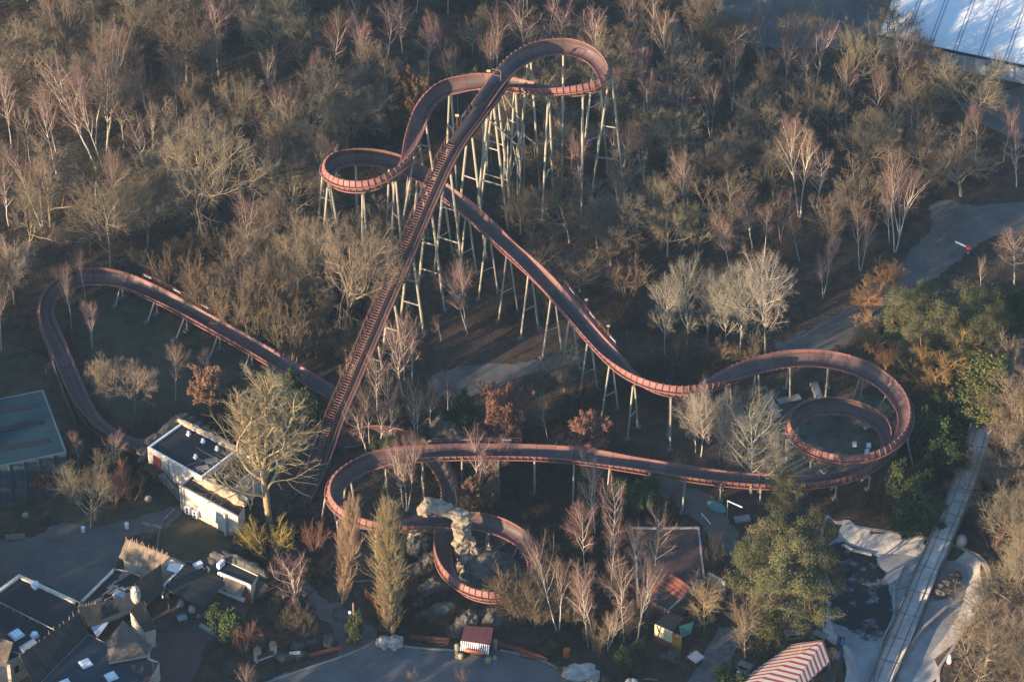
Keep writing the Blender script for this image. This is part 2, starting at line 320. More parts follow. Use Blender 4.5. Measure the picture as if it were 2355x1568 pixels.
# ------------------------------------------------------------------ the coaster
def add_seams(m, period, wdt, dark):
    n = m.node_tree.nodes; l = m.node_tree.links; b = n['Principled BSDF']; old = b.inputs['Base Color'].links[0].from_socket
    tc = n.new('ShaderNodeTexCoord'); sp = n.new('ShaderNodeSeparateXYZ'); l.new(tc.outputs['UV'], sp.inputs[0])
    d = n.new('ShaderNodeMath'); d.operation = 'DIVIDE'; d.inputs[1].default_value = period; l.new(sp.outputs[1], d.inputs[0])
    f = n.new('ShaderNodeMath'); f.operation = 'FRACT'; l.new(d.outputs[0], f.inputs[0]); g = n.new('ShaderNodeMath'); g.operation = 'LESS_THAN'; g.inputs[1].default_value = wdt / period; l.new(f.outputs[0], g.inputs[0])
    fl = n.new('ShaderNodeMath'); fl.operation = 'FLOOR'; l.new(d.outputs[0], fl.inputs[0]); wn = n.new('ShaderNodeTexWhiteNoise'); wn.noise_dimensions = '1D'; l.new(fl.outputs[0], wn.inputs['W'])
    hs = n.new('ShaderNodeHueSaturation'); mr = n.new('ShaderNodeMapRange'); mr.inputs[3].default_value = 0.80; mr.inputs[4].default_value = 1.18; l.new(wn.outputs[0], mr.inputs[0]); l.new(mr.outputs[0], hs.inputs['Value']); l.new(old, hs.inputs['Color'])
    mx = n.new('ShaderNodeMix'); mx.data_type = 'RGBA'; l.new(g.outputs[0], mx.inputs[0]); l.new(hs.outputs[0], mx.inputs[6]); mx.inputs[7].default_value = (*dark, 1); l.new(mx.outputs[2], b.inputs['Base Color'])
M_tr_out = mat('coaster_shell', (0.31, 0.130, 0.104), (0.20, 0.085, 0.070), scale=0.9, rough=0.6, detail=8)
M_tr_in = mat('coaster_wall', (0.25, 0.115, 0.090), (0.165, 0.078, 0.065), scale=0.5, rough=0.55, coords='UV', stretch=(3.0, 0.12, 1), detail=8)
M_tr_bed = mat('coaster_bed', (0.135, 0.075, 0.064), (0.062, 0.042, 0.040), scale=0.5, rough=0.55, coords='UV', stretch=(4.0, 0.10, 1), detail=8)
M_rib = mat('coaster_rib', (0.24, 0.105, 0.085), (0.17, 0.075, 0.062), scale=1.2, rough=0.6)
M_leg = mat('galvanised_leg', (0.40, 0.345, 0.255), (0.26, 0.225, 0.17), scale=0.35, rough=0.6, stretch=(1, 1, 0.15), detail=10)
M_rung = mat('lift_rung', (0.28, 0.125, 0.095), (0.20, 0.09, 0.07), scale=1, rough=0.6)
M_lift_d = mat('lift_dark', (0.060, 0.036, 0.032), (0.038, 0.026, 0.025), scale=1, rough=0.6)
MAIN = [(1105,253,27.0),(1128,220,27.4),(1152,187,27.5),(1180,150,27.4),(1212,126,27.2),(1252,110,27),(1285,107,0),(1318,108,26.6),(1366,127,0),(1395,160,0),(1398,187,25.4),(1372,207,0),(1318,217,24.8),(1268,217,0),(1218,210,24.0),(1185,203,0),(1152,197,23.5),(1118,193,0),(1068,193,22.6),(1018,203,22.0),(982,230,0),(962,267,20.8),(954,320,20.0),(948,360,19.4),(932,388,0),(902,412,18.6),(868,430,0),(828,438,17.8),(785,434,0),(752,418,17.0),(745,396,0),(760,374,0),(795,362,16.2),(835,361,0),(885,368,15.4),(928,382,0),(960,400,14.9),(992,424,14.6),(1025,451,0),(1068,482,14.0),(1105,514,0),(1135,544,13.6),(1168,577,0),(1202,605,13.6),(1235,635,0),(1265,665,13.0),(1295,701,0),(1325,737,12.2),(1356,775,0),(1385,807,11.4),(1408,833,0),(1434,860,10.8),(1468,883,0),(1512,901,10.2),(1562,908,10.0),(1600,904,9.5),(1632,895,0),(1663,880,8.6),(1703,860,8.2),(1753,842,7.7),(1820,829,7.3),(1887,828,7.0),(1953,839,0),(2003,860,6.7),(2050,893,0),(2080,926,6.4),(2091,958,0),(2087,990,6.1),(2072,1019,0),(2045,1042,5.9),(2000,1060,0),(1945,1068,5.6),(1890,1059,0),(1844,1036,5.3),(1818,1006,0),(1813,978,4.9),(1830,952,0),(1868,936,4.4),(1915,931,0),(1965,938,3.9),(2010,956,0),(2040,982,3.5),(2051,1010,0),(2045,1042,3.3),(2022,1073,0),(1982,1094,3.2),(1930,1108,0),(1880,1114,3.4),(1830,1116,0),(1738,1114,3.9),(1637,1104,4.4),(1570,1094,4.8),(1455,1075,5.6),(1355,1057,6.3),(1254,1048,7.0),(1154,1046,7.3),(1053,1046,7.5),(986,1048,7.6),(945,1052,7.5),(900,1054,0),(850,1062,7.2),(806,1080,0),(772,1106,7.0),(757,1138,0),(763,1168,6.7),(790,1194,0),(832,1211,6.3),(882,1218,0),(940,1216,5.9),(986,1210,0),(1030,1203,5.6),(1080,1200,0),(1125,1204,5.3),(1170,1216,0),(1208,1238,4.9),(1231,1266,0),(1240,1298,4.5),(1230,1332,0),(1203,1360,4.2),(1168,1378,0),(1130,1382,3.9),(1087,1374,0),(1050,1354,3.5),(1023,1322,0),(1013,1280,3.0),(1015,1238,0),(1030,1194,2.2),(1041,1150,0),(1038,1112,1.5),(1018,1076,0),(990,1052,1.2),(955,1024,0),(910,1002,1.0),(860,995,0),(815,1005,0.9),(780,1030,0.9)]
LEFT = [(765,916,2.2),(740,900,2.4),(680,864,2.8),(610,822,3.3),(560,793,3.7),(500,760,3.9),(440,727,4.0),(380,694,3.8),(320,665,3.7),(278,648,3.6),(240,639,3.5),(205,636,0),(170,641,3.3),(136,656,0),(112,678,3.0),(100,706,0),(102,736,2.7),(116,768,0),(136,808,2.3),(152,850,2.0),(168,890,0),(185,930,1.6),(205,965,0),(235,995,1.3),(290,1025,1.2),(340,1040,1.1)]
def interp_z(L):
    zs = [q[2] for q in L]; ks = [i for i, z in enumerate(zs) if z]
    return [P(q[0], q[1], float(np.interp(i, ks, [zs[k] for k in ks]))) for i, q in enumerate(L)]
def resample(pts, ds):
    dense = smooth_poly([tuple(p) for p in pts], 14, closed=False); d = np.array(dense)
    L = np.concatenate([[0], np.cumsum(np.linalg.norm(np.diff(d, axis=0), axis=1))]); n = int(L[-1] / ds) + 1
    s = np.linspace(0, L[-1], n); return np.stack([np.interp(s, L, d[:, k]) for k in range(3)], -1), L[-1]
def smooth_arr(a, k):
    a = np.asarray(a, float)
    for _ in range(k):
        b = a.copy(); b[1:-1] = 0.25 * a[:-2] + 0.5 * a[1:-1] + 0.25 * a[2:]; a = b
    return a
def frames(p, ds, maxbank=58, gain=520):
    T = np.gradient(p, axis=0); T /= np.linalg.norm(T, axis=1)[:, None]
    ang = np.unwrap(np.arctan2(T[:, 1], T[:, 0])); k = np.gradient(ang) / ds; k = smooth_arr(k, 40)
    bank = np.radians(np.clip(k * gain, -maxbank, maxbank)); bank = smooth_arr(bank, 20)
    Sd = np.cross(T, [0, 0, 1.0]); Sd /= np.linalg.norm(Sd, axis=1)[:, None]; N = np.cross(Sd, T)
    c = np.cos(bank)[:, None]; s = np.sin(bank)[:, None]
    # left turn (k>0): centre is on the -S side, floor tips towards it
    N2 = N * c - Sd * s; S2 = np.cross(T, N2)
    return T, S2, N2, bank
def sweep(p, Sd, N, prof, mis, ds, closed=False):
    n = len(p); prof = np.asarray(prof); m = len(prof)
    v = p[:, None, :] + Sd[:, None, :] * prof[None, :, 0, None] + N[:, None, :] * prof[None, :, 1, None]
    idx = np.arange(n * m).reshape(n, m); q = []; mi = []
    arc = np.concatenate([[0], np.cumsum(np.linalg.norm(np.diff(prof, axis=0), axis=1))])
    for k in range(m if closed else m - 1):
        j = (k + 1) % m; q.append(np.stack([idx[:-1, k], idx[1:, k], idx[1:, j], idx[:-1, j]], -1)); mi += [mis[k]] * (n - 1)
    uv = np.stack(np.broadcast_arrays(arc[None, :], (np.arange(n) * ds)[:, None]), -1).reshape(-1, 2)
    return v.reshape(-1, 3), np.concatenate(q), mi, uv
add_seams(M_tr_in, 2.85, 0.12, (0.07, 0.04, 0.035)); add_seams(M_tr_bed, 2.85, 0.12, (0.05, 0.032, 0.03))
ROOT = thing('bobsled_coaster', 'long salmon red bobsled coaster with a steep lift hill and banked loops on stilts', 'roller coaster', P(1100, 700, 0))
ROOT_INV = -ROOT.location
def child(o, parent):
    o.parent = parent
    return o
RT = 1.32; AH = R(76)
def trough(name, pts, ds=0.5, bankgain=520):
    p, L = resample(pts, ds); p[:, 2] = smooth_arr(p[:, 2], 60); p = np.stack([smooth_arr(p[:, k], 4) for k in range(3)], -1); ds = L / (len(p) - 1)
    T, Sd, N, bank = frames(p, ds, gain=bankgain)
    a = np.linspace(-AH, AH, 15); inn = [(RT * math.sin(t), RT - RT * math.cos(t)) for t in a]; ro = RT + 0.09
    out = [(ro * math.sin(t), RT - ro * math.cos(t)) for t in a[::-1]]
    lip = [((RT + 0.13) * math.sin(a[0]), RT - (RT + 0.13) * math.cos(a[0]) + 0.0), ((RT + 0.13) * math.sin(a[0]), RT - (RT + 0.13) * math.cos(a[0]) + 0.09), (RT * math.sin(a[0]), RT - RT * math.cos(a[0]) + 0.09)]
    lip2 = [(-x, y) for x, y in lip[::-1]]
    prof = inn + lip2 + out[0:] + lip
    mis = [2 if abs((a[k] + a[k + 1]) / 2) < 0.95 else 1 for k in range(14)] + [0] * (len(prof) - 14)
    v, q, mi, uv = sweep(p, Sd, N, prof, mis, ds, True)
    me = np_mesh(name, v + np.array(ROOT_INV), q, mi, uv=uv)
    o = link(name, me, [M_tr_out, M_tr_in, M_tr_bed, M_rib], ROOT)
    # stiffening ribs and two stringers are pattern of the shell: same part mesh joined below
    step = max(1, int(round(0.95 / ds))); ar = np.linspace(-R(84), R(84), 11); vv = []; qq = []; c = 0
    pr_i = np.array([((RT + 0.08) * math.sin(t), RT - (RT + 0.08) * math.cos(t)) for t in ar]); pr_o = np.array([((RT + 0.24) * math.sin(t), RT - (RT + 0.24) * math.cos(t)) for t in ar])
    for i in range(2, len(p) - 2, step):
        for e, pr in ((-0.035, pr_i), (-0.035, pr_o), (0.035, pr_o), (0.035, pr_i)):
            vv.append(p[i] + T[i] * e + Sd[i] * pr[:, 0, None] + N[i] * pr[:, 1, None])
        idx = c + np.arange(44).reshape(4, 11)
        for r in range(3): qq.append(np.stack([idx[r, :-1], idx[r, 1:], idx[r + 1, 1:], idx[r + 1, :-1]], -1))
        qq.append(np.array([[idx[0, e], idx[1, e], idx[2, e], idx[3, e]] for e in (0, 10)])); c += 44
    ribs = link('shell_ribs', np_mesh('shell_ribs', np.concatenate(vv) + np.array(ROOT_INV), np.concatenate(qq)), M_rib, o)
    ribs['kind'] = 'stuff'
    sv = []; sq = []; smi = []; c = 0
    for t in (-0.62, 0.62):
        cx, cy = (RT + 0.42) * math.sin(t), RT - (RT + 0.42) * math.cos(t)
        v2, q2, m2, _ = sweep(p, Sd, N, [(cx + 0.12 * math.cos(b), cy + 0.12 * math.sin(b)) for b in np.linspace(0, 2 * math.pi, 6, endpoint=False)], [0] * 6, ds, True)
        sv.append(v2); sq.append(q2 + c); c += len(v2)
    link('stringer', np_mesh('stringer', np.concatenate(sv) + np.array(ROOT_INV), np.concatenate(sq)), M_rib, o)
    return p, T, Sd, N, bank, o, ds
tm = trough('trough', interp_z(MAIN)); tl = trough('trough', interp_z(LEFT), bankgain=420)
# --- lift hill
LIFT = [(690,1155,0.9),(706,1123,1.0),(724,1088,1.3),(745,1035,2.0),(770,965,3.2),(795,906,5.4),(818,852,7.5),(845,789,9.9),(867,737,11.8),(893,677,14.0),(918,618,16.2),(945,555,18.5),(970,496,20.7),(995,438,22.9),(1018,385,24.7),(1035,354,25.6),(1052,324,26.2),(1080,287,26.8),(1105,253,27.1),(1128,220,27.4),(1152,187,27.5)]
lp, LL = resample(interp_z(LIFT), 0.46); lp[:, 2] = smooth_arr(lp[:, 2], 30); lp = np.stack([smooth_arr(lp[:, k], 12) for k in range(3)], -1)
lds = LL / (len(lp) - 1); lT, lS, lN, lB = frames(lp, lds, gain=0)
def vec(a): return Vector([float(x) for x in a])
def lsweep(name, prof, m, i0=0, i1=None):
    i1 = len(lp) if i1 is None else i1
    v, q, mi, uv = sweep(lp[i0:i1], lS[i0:i1], lN[i0:i1], prof, [0] * len(prof), lds, True)
    return link(name, np_mesh(name, v + np.array(ROOT_INV), q, uv=uv), m, LIFTO)
LIFTO = bpy.data.objects.new('lift_hill', None); COL.objects.link(LIFTO); LIFTO.parent = ROOT
def rect(x0, x1, y0, y1): return [(x0, y0), (x1, y0), (x1, y1), (x0, y1)]
for x in (-1.25, -0.15, 0.45, 1.35): lsweep('lift_beam', rect(x - 0.09, x + 0.09, -0.55, 0.05), M_lift_d)
lsweep('lift_channel', [(0.35, 0.35), (0.42, 0.02), (1.35, 0.02), (1.45, 0.42), (1.52, 0.42), (1.45, -0.08), (0.35, -0.08), (0.28, 0.35)], M_lift_d)
lsweep('lift_rail', rect(0.20, 0.28, 0.05, 0.42), M_lift_d); lsweep('lift_rail', rect(1.52, 1.60, 0.1, 0.46), M_rib)
lsweep('lift_rail', rect(0.85, 0.92, 0.03, 0.16), M_rung)
iu = int(len(lp) * 0.80)
lsweep('lift_floor', rect(-1.2, 0.35, 0.02, 0.1), M_lift_d, iu)
def mb_child(b, name, m, parent): return b.build(name, m, parent, base=ROOT.location)
b = MB()
for i in range(4, iu): 
    s = vec(lS[i]); n = vec(lN[i])
    c = vec(lp[i]); b.beam(c - s * 1.1 + n * 0.06, c - s * 0.1 + n * 0.06, 0.13, 0.09)
o = mb_child(b, 'lift_rungs', M_rung, LIFTO); o['kind'] = 'stuff'
b = MB(); top = []; mid = []; low = []
for i in range(4, len(lp), 3):
    c = vec(lp[i]) - vec(lS[i]) * 1.5; b.tube(c - vec(lN[i]) * 0.2, c + Vector((0, 0, 1.15)), 0.035, n=5); top.append(c + Vector((0, 0, 1.15))); mid.append(c + Vector((0, 0, 0.6)))
b.path(top, 0.04, 5); b.path(mid, 0.03, 5); mb_child(b, 'lift_railing', M_rib, LIFTO)
b = MB()
for i in range(6, len(lp), 4):
    c = vec(lp[i]); s = vec(lS[i]); n = vec(lN[i]); b.beam(c + s * 1.3 - n * 0.3, c + s * 1.95 + n * 0.1, 0.08, 0.08); b.beam(c - s * 1.6 - n * 0.5, c + s * 1.6 - n * 0.5, 0.14, 0.14)
mb_child(b, 'lift_bracing', M_lift_d, LIFTO)
b = MB(); sx = MB()
for fr, hh in ((0.845, 1.6), (0.985, 1.8)):
    i = int(fr * len(lp)); c = vec(lp[i]) - vec(lS[i]) * 1.75
    b.tube(c, c + Vector((0, 0, hh)), 0.06, n=6); sx.box(c + Vector((0, 0, hh + 0.35)), (0.6, 0.1, 0.45)); mb_child(b, 'marker_post', M_rib, LIFTO); mb_child(sx, 'marker_sign', M_yellow, LIFTO); b = MB(); sx = MB()
b = MB()
for fr in (0.865, 0.90, 0.94):
    i = int(fr * len(lp)); a = vec(lp[i]) - vec(lS[i]) * 1.5; c = vec(lp[i + 3]) - vec(lS[i + 3]) * 1.5; b.beam(a + Vector((0, 0, 0.75)), c + Vector((0, 0, 0.75)), 0.05, 0.4); mb_child(b, 'railing_panel', M_metal, LIFTO); b = MB()
b = MB(); i = len(lp) - 2; c = vec(lp[i]); s = vec(lS[i])
for k in (-1.3, 0.2): b.tube(c + s * k, c + s * k + Vector((0, 0, 2.4)), 0.06, n=6)
b.beam(c - s * 1.3 + Vector((0, 0, 2.4)), c + s * 0.2 + Vector((0, 0, 2.4)), 0.1, 0.1); b.beam(c - s * 1.3 + Vector((0, 0, 1.3)), c + s * 0.2 + Vector((0, 0, 1.3)), 0.1, 0.1)
mb_child(b, 'lift_gate', M_rib, LIFTO)
# --- supports
ALLP = np.concatenate([tm[0], tl[0], lp])
TRACKPX = []
for arr in (tm[0], tl[0], lp):
    for k in range(0, len(arr), 2):
        x, y = proj(arr[k] + np.array([0, 0, 0.5])); TRACKPX.append((x, y, arr[k][1], arr[k][2]))
TRACKPX = np.array(TRACKPX)
TRK2 = ALLP[::2]
NSUP = [0]
def clear(a, bb):
    for t in np.linspace(0.0, 0.93, 24):
        q = np.array(a) * t + np.array(bb) * (1 - t); dz = ALLP[:, 2] - q[2]
        d = np.hypot(ALLP[:, 0] - q[0], ALLP[:, 1] - q[1])
        if np.any((d < 1.75) & (dz < 0.7) & (dz > -2.4)): return False
    return True
def in_excl(p): return False
def support(c, s, n, r, spread, z, low=False, parent=ROOT):
    """c: underside of the track"""
    sh = Vector((s.x, s.y, 0)).normalized(); legs = []
    for e in (-1, 1):
        top = c + sh * (0.28 * e); foot = Vector((c.x, c.y, -0.4)) + sh * (spread * e)
        if low and e == 1: foot = Vector((c.x, c.y, -0.4)) + sh * (z * 0.55 + 0.6)
        if low and e == -1: foot = Vector((c.x, c.y, -0.4))
        legs.append((top, foot))
    legs2 = legs
    if not all(clear(t, f) for t, f in legs):
        legs2 = []
        for e in (-1.6, 1.6, -3, 3, 0):
            f = Vector((c.x, c.y, -0.4)) + sh * e
            if clear(c, f): legs2 = [(c, f)]; break
        if not legs2: return False
    e = bpy.data.objects.new('support_frame', None); COL.objects.link(e); e.parent = parent; e.location = Vector((c.x, c.y, 0)) - ROOT.location
    bs = Vector((c.x, c.y, 0))
    for t, f in legs2:
        b = MB(); b.tube(f, t, r, r * 0.92, n=8); b.build('leg', M_leg, e, smooth=False, base=bs)
        b2 = MB(); b2.box(Vector((f.x, f.y, 0.12)), (0.85, 0.85, 0.5), rz=math.atan2(s.y, s.x)); b2.build('footing', M_conc_d, e, base=bs)
    b = MB()
    if len(legs2) == 2 and not low and z > 8:
        for q in ((0.45,) if z < 16 else (0.36, 0.62)):
            b.tube(legs2[0][1].lerp(legs2[0][0], q), legs2[1][1].lerp(legs2[1][0], q), r * 0.55, n=6)
            if q == 0.36: b.build('crossbar', M_leg, e, base=bs); b = MB()
    if b.f: b.build('crossbar', M_leg, e, base=bs)
    b = MB(); b.box(c - Vector((0, 0, 0.1)), (0.6, 0.35, 0.28), rz=math.atan2(s.y, s.x)); b.build('head_plate', M_leg, e, base=bs); NSUP[0] += 1
    return True
def place_supports(tr, ds_target, skip=0, end=None):
    p, T, Sd, N, bank, o, ds = tr; s = skip; Ltot = (len(p) - 1) * ds; end = Ltot if end is None else end
    while s < end - 1:
        ok = False
        for off in (0, 0.8, -0.8, 1.6):
            i = int(min(max((s + off) / ds, 0), len(p) - 1)); z = p[i][2]
            if z < 1.7: ok = True; break
            n = vec(N[i]); sd = vec(Sd[i]); k = -math.copysign(1, bank[i]) if abs(bank[i]) > 0.05 else -1
            c = vec(p[i]) - n * 0.42 + Vector((0, 0, -0.25))
            if z > 6.8: ok = support(c, sd, n, 0.155 if z < 14 else 0.18, 0.75 + 0.085 * z, z)
            else: ok = support(c, sd * k, n, 0.14, 0.6, z, low=True)
            if ok: break
        s += ds_target
place_supports(tm, 5.7, 6)
place_supports(tl, 6.8, 3)
for s in np.arange(0.20, 1.0, 0.094):
    i = int(s * len(lp)); c = vec(lp[i]) - vec(lN[i]) * 0.65; z = c.z
    for off in (0, 2, -2, 4, -4):
        i = int(s * len(lp)) + off
        if i >= len(lp) - 1: continue
        c = vec(lp[i]) - vec(lN[i]) * 0.7
        if c.z > 2 and support(c, vec(lS[i]), vec(lN[i]), 0.21, 0.7 + 0.085 * c.z, c.z): break
# lattice brace tower behind the lift top
def tower():
    e = bpy.data.objects.new('brace_tower', None); COL.objects.link(e); e.parent = ROOT
    top = [P(1117, 268, 26.0), P(1152, 205, 25.5)]
    b = MB()
    ft = [P(1160, 470, 0), P(1190, 500, 0), P(1205, 455, 0), P(1168, 440, 0)]
    mids = [f + Vector((0, 0, 15)) for f in ft]
    for k in range(4): b.tube(ft[k], mids[k] , 0.13, n=6); b.tube(mids[k], mids[(k + 1) % 4], 0.08, n=5); b.tube(ft[k], mids[(k + 1) % 4], 0.07, n=5)
    b.tube(mids[0], top[0], 0.12, n=6); b.tube(mids[1], top[0], 0.12, n=6); b.tube(mids[3], top[1], 0.12, n=6); b.tube(mids[2], top[1], 0.12, n=6)
    b.build('lattice', M_leg, e, base=ROOT.location)
tower()
# brake platforms: catwalks with railings and white panels beside the straights
def catwalk(tr, f0, f1, side, name='catwalk'):
    p, T, Sd, N, bank, o, ds = tr; i0 = int(f0 * len(p)); i1 = int(f1 * len(p)); pl = MB(); rl = MB(); wp = MB(); tops = []
    for k, i in enumerate(range(i0, i1, 3)):
        sh = Vector((Sd[i][0], Sd[i][1], 0)).normalized() * side; c = vec(p[i]) + sh * 1.75 + Vector((0, 0, 0.55))
        j = min(i + 3, i1); c2 = vec(p[j]) + Vector((Sd[j][0], Sd[j][1], 0)).normalized() * side * 1.75 + Vector((0, 0, 0.55))
        pl.beam(c, c2, 0.7, 0.08); q = c + sh * 0.35; rl.tube(q, q + Vector((0, 0, 1.0)), 0.035, n=5); tops.append(q + Vector((0, 0, 1.0)))
        if k % 4 == 1: wp.beam(q + Vector((0, 0, 0.62)), c2 + sh * 0.35 + Vector((0, 0, 0.62)), 0.04, 0.28)
    rl.path(tops, 0.035, 5); rl.path([t - Vector((0, 0, 0.5)) for t in tops], 0.03, 5)
    mb_child(pl, 'catwalk', M_rib, o); mb_child(rl, 'catwalk_railing', M_rib, o); mb_child(wp, 'railing_panel', M_metal, o)
    bed = MB()
    for k, i in enumerate(range(i0, i1, 3)):
        c = vec(p[i]) + vec(N[i]) * 0.18; c2 = vec(p[min(i + 3, i1)]) + vec(N[i]) * 0.18
        bed.beam(c, c2, 1.1, 0.16)
    mb_child(bed, 'brake_bar', M_lift_d, o)
def frac_at(tr, px, py, zlo=-1, zhi=99):
    p = tr[0]; best = 1e9; bi = 0
    for i in range(len(p)):
        if not zlo < p[i][2] < zhi: continue
        x, y = proj(p[i]); d = (x - px) ** 2 + (y - py) ** 2
        if d < best: best = d; bi = i
    return bi / len(p)
_f0 = frac_at(tm, 1270, 675, 10); _f1 = frac_at(tm, 1392, 815, 10); catwalk(tm, _f0, _f1, -1)
_f0 = frac_at(tm, 1200, 1050, 6); _f1 = frac_at(tm, 985, 1050, 6); catwalk(tm, _f0, _f1, 1)
_f0 = frac_at(tl, 300, 655); _f1 = frac_at(tl, 480, 745); catwalk(tl, min(_f0, _f1), max(_f0, _f1), 1)
b = MB(); sx = MB()
for px, py in ((1337, 735), (1388, 795)):
    i = int(frac_at(tm, px - 20, py, 9) * len(tm[0])); c = vec(tm[0][i]) - Vector((tm[2][i][0], tm[2][i][1], 0)).normalized() * 2.1
    b.tube(c, c + Vector((0, 0, 2.6)), 0.05, n=5); sx.box(c + Vector((0, 0, 2.9)), (0.5, 0.06, 0.42)); mb_child(b, 'marker_post', M_rib, tm[5]); mb_child(sx, 'marker_sign', M_conc, tm[5]); b = MB(); sx = MB()
print('SUPPORTS', NSUP[0], 'track len', (len(tm[0]) - 1) * tm[6])
# ------------------------------------------------------------------ trees: branching skeletons turned into tubes
def skeleton(rng, c):
    """returns list of segments (p0, p1, r0, r1, level)"""
    segs = []; tips = []
    mx = c['levels'] - 1
    def grow(p, d, L, r, lev, ph):
        n = c['n'][lev]; st = L / n; kids = c['kids'][lev] if lev < mx else 0; s0 = c['start'][lev]
        r1 = r * c['tap'][lev]; wob = c['wob'][lev]; up = c['up'][lev]
        ks = sorted(s0 + (0.98 - s0) * (k + rng.random()) / kids for k in range(kids)) if kids else []
        ki = 0
        for i in range(n):
            d = d + Vector((rng.gauss(0, wob), rng.gauss(0, wob), rng.gauss(0, wob) + up)); d.normalize()
            q = p + d * st; ra = r + (r1 - r) * i / n; rb = r + (r1 - r) * (i + 1) / n
            segs.append((p, q, ra, rb, lev))
            while ki < len(ks) and ks[ki] <= (i + 1) / n:
                t = ks[ki]; ki += 1; pt = p + d * st * (t * n - i)
                ph += 2.4 + rng.uniform(-0.6, 0.6)
                a = R(c['ang'][lev] + rng.uniform(-1, 1) * c['angv'][lev])
                x = d.orthogonal().normalized(); y = d.cross(x); e = x * math.cos(ph) + y * math.sin(ph)
                dd = d * math.cos(a) + e * math.sin(a)
                if dd.z < c['minz'][lev]: dd.z = c['minz'][lev] + 0.1 * rng.random()
                dd.normalize()
                tt = (t - s0) / (1 - s0 + 1e-6)
                Lc = L * c['ratio'][lev] * c['prof'][lev](tt) * rng.uniform(0.75, 1.2)
                rc_ = min((r + (r1 - r) * t) * 0.75, c['rad'][lev + 1])
                grow(pt, dd, Lc, rc_, lev + 1, rng.uniform(0, 6.28))
            p = q
        if lev >= mx - 1: tips.append((p, d))
    for s in range(c.get('stems', 1)):
        a = rng.uniform(0, 6.28); sp = c.get('spread', 0.0)
        d = Vector((math.cos(a) * sp, math.sin(a) * sp, 1)) if c.get('stems', 1) > 1 else Vector((0, 0, 1))
        d.normalize(); q = Vector((math.cos(a), math.sin(a), 0)) * c.get('foot', 0.0) * rng.random()
        grow(q - Vector((0, 0, 0.3)), d, c['H'] * c.get('tf', 1.0) * (rng.uniform(0.75, 1.0) if c.get('stems', 1) > 1 else 1), c['rad'][0], 0, rng.uniform(0, 6.28))
    return segs, tips
def tubes(segs, sides):
    n = len(segs)
    if not n: return np.zeros((0, 3)), np.zeros((0, 4), int)
    p0 = np.array([tuple(s[0]) for s in segs]); p1 = np.array([tuple(s[1]) for s in segs]); r0 = np.array([s[2] for s in segs]); r1 = np.array([s[3] for s in segs])
    d = p1 - p0; L = np.linalg.norm(d, axis=1)[:, None] + 1e-9; d /= L; p1 = p1 + d * np.minimum(0.5 * r1[:, None], 0.1 * L)
    ref = np.where(np.abs(d[:, 2:3]) < 0.9, np.array([[0, 0, 1.0]]), np.array([[1.0, 0, 0]])); x = np.cross(d, ref); x /= np.linalg.norm(x, axis=1)[:, None]; y = np.cross(d, x)
    t = np.arange(sides) * 2 * np.pi / sides; e = x[:, None, :] * np.cos(t)[None, :, None] + y[:, None, :] * np.sin(t)[None, :, None]
    v = np.concatenate([p0[:, None, :] + e * r0[:, None, None], p1[:, None, :] + e * r1[:, None, None]], 1).reshape(-1, 3)
    b = (np.arange(n) * 2 * sides)[:, None]; k = np.arange(sides)[None, :]; j = (k + 1) % sides
    q = np.stack([b + k, b + j, b + sides + j, b + sides + k], -1).reshape(-1, 4)
    return v, q
def cards(rng, pts, sz, asp=0.6, flat=0.0):
    """small leaf faces at the given points"""
    n = len(pts); p = np.asarray(pts); g = np.random.default_rng(rng.randrange(1 << 30))
    a = g.normal(size=(n, 3)); a /= np.linalg.norm(a, axis=1)[:, None]; b = np.cross(a, g.normal(size=(n, 3))); b /= np.linalg.norm(b, axis=1)[:, None]
    s = sz * g.uniform(0.6, 1.3, n)[:, None]; a = a * s; b = b * s * asp
    v = np.stack([p - a, p - b, p + a, p + b], 1).reshape(-1, 3); q = np.arange(4 * n).reshape(n, 4)
    return v, q
def join(parts):
    v = []; q = []; mi = []; c = 0
    for vv, qq, m in parts:
        if len(qq) == 0: continue
        v.append(vv); q.append(qq + c); mi += [m] * len(qq); c += len(vv)
    return np.concatenate(v), np.concatenate(q), mi
def oneM(t): return 1.0
def dome(t): return 0.55 + 0.75 * math.sin(math.pi * min(1, 0.25 + 0.75 * t)) 
def cone(t): return 1.15 - 0.85 * t
def barrel(t): return 0.45 + 0.75 * math.sin(math.pi * (0.12 + 0.8 * t))
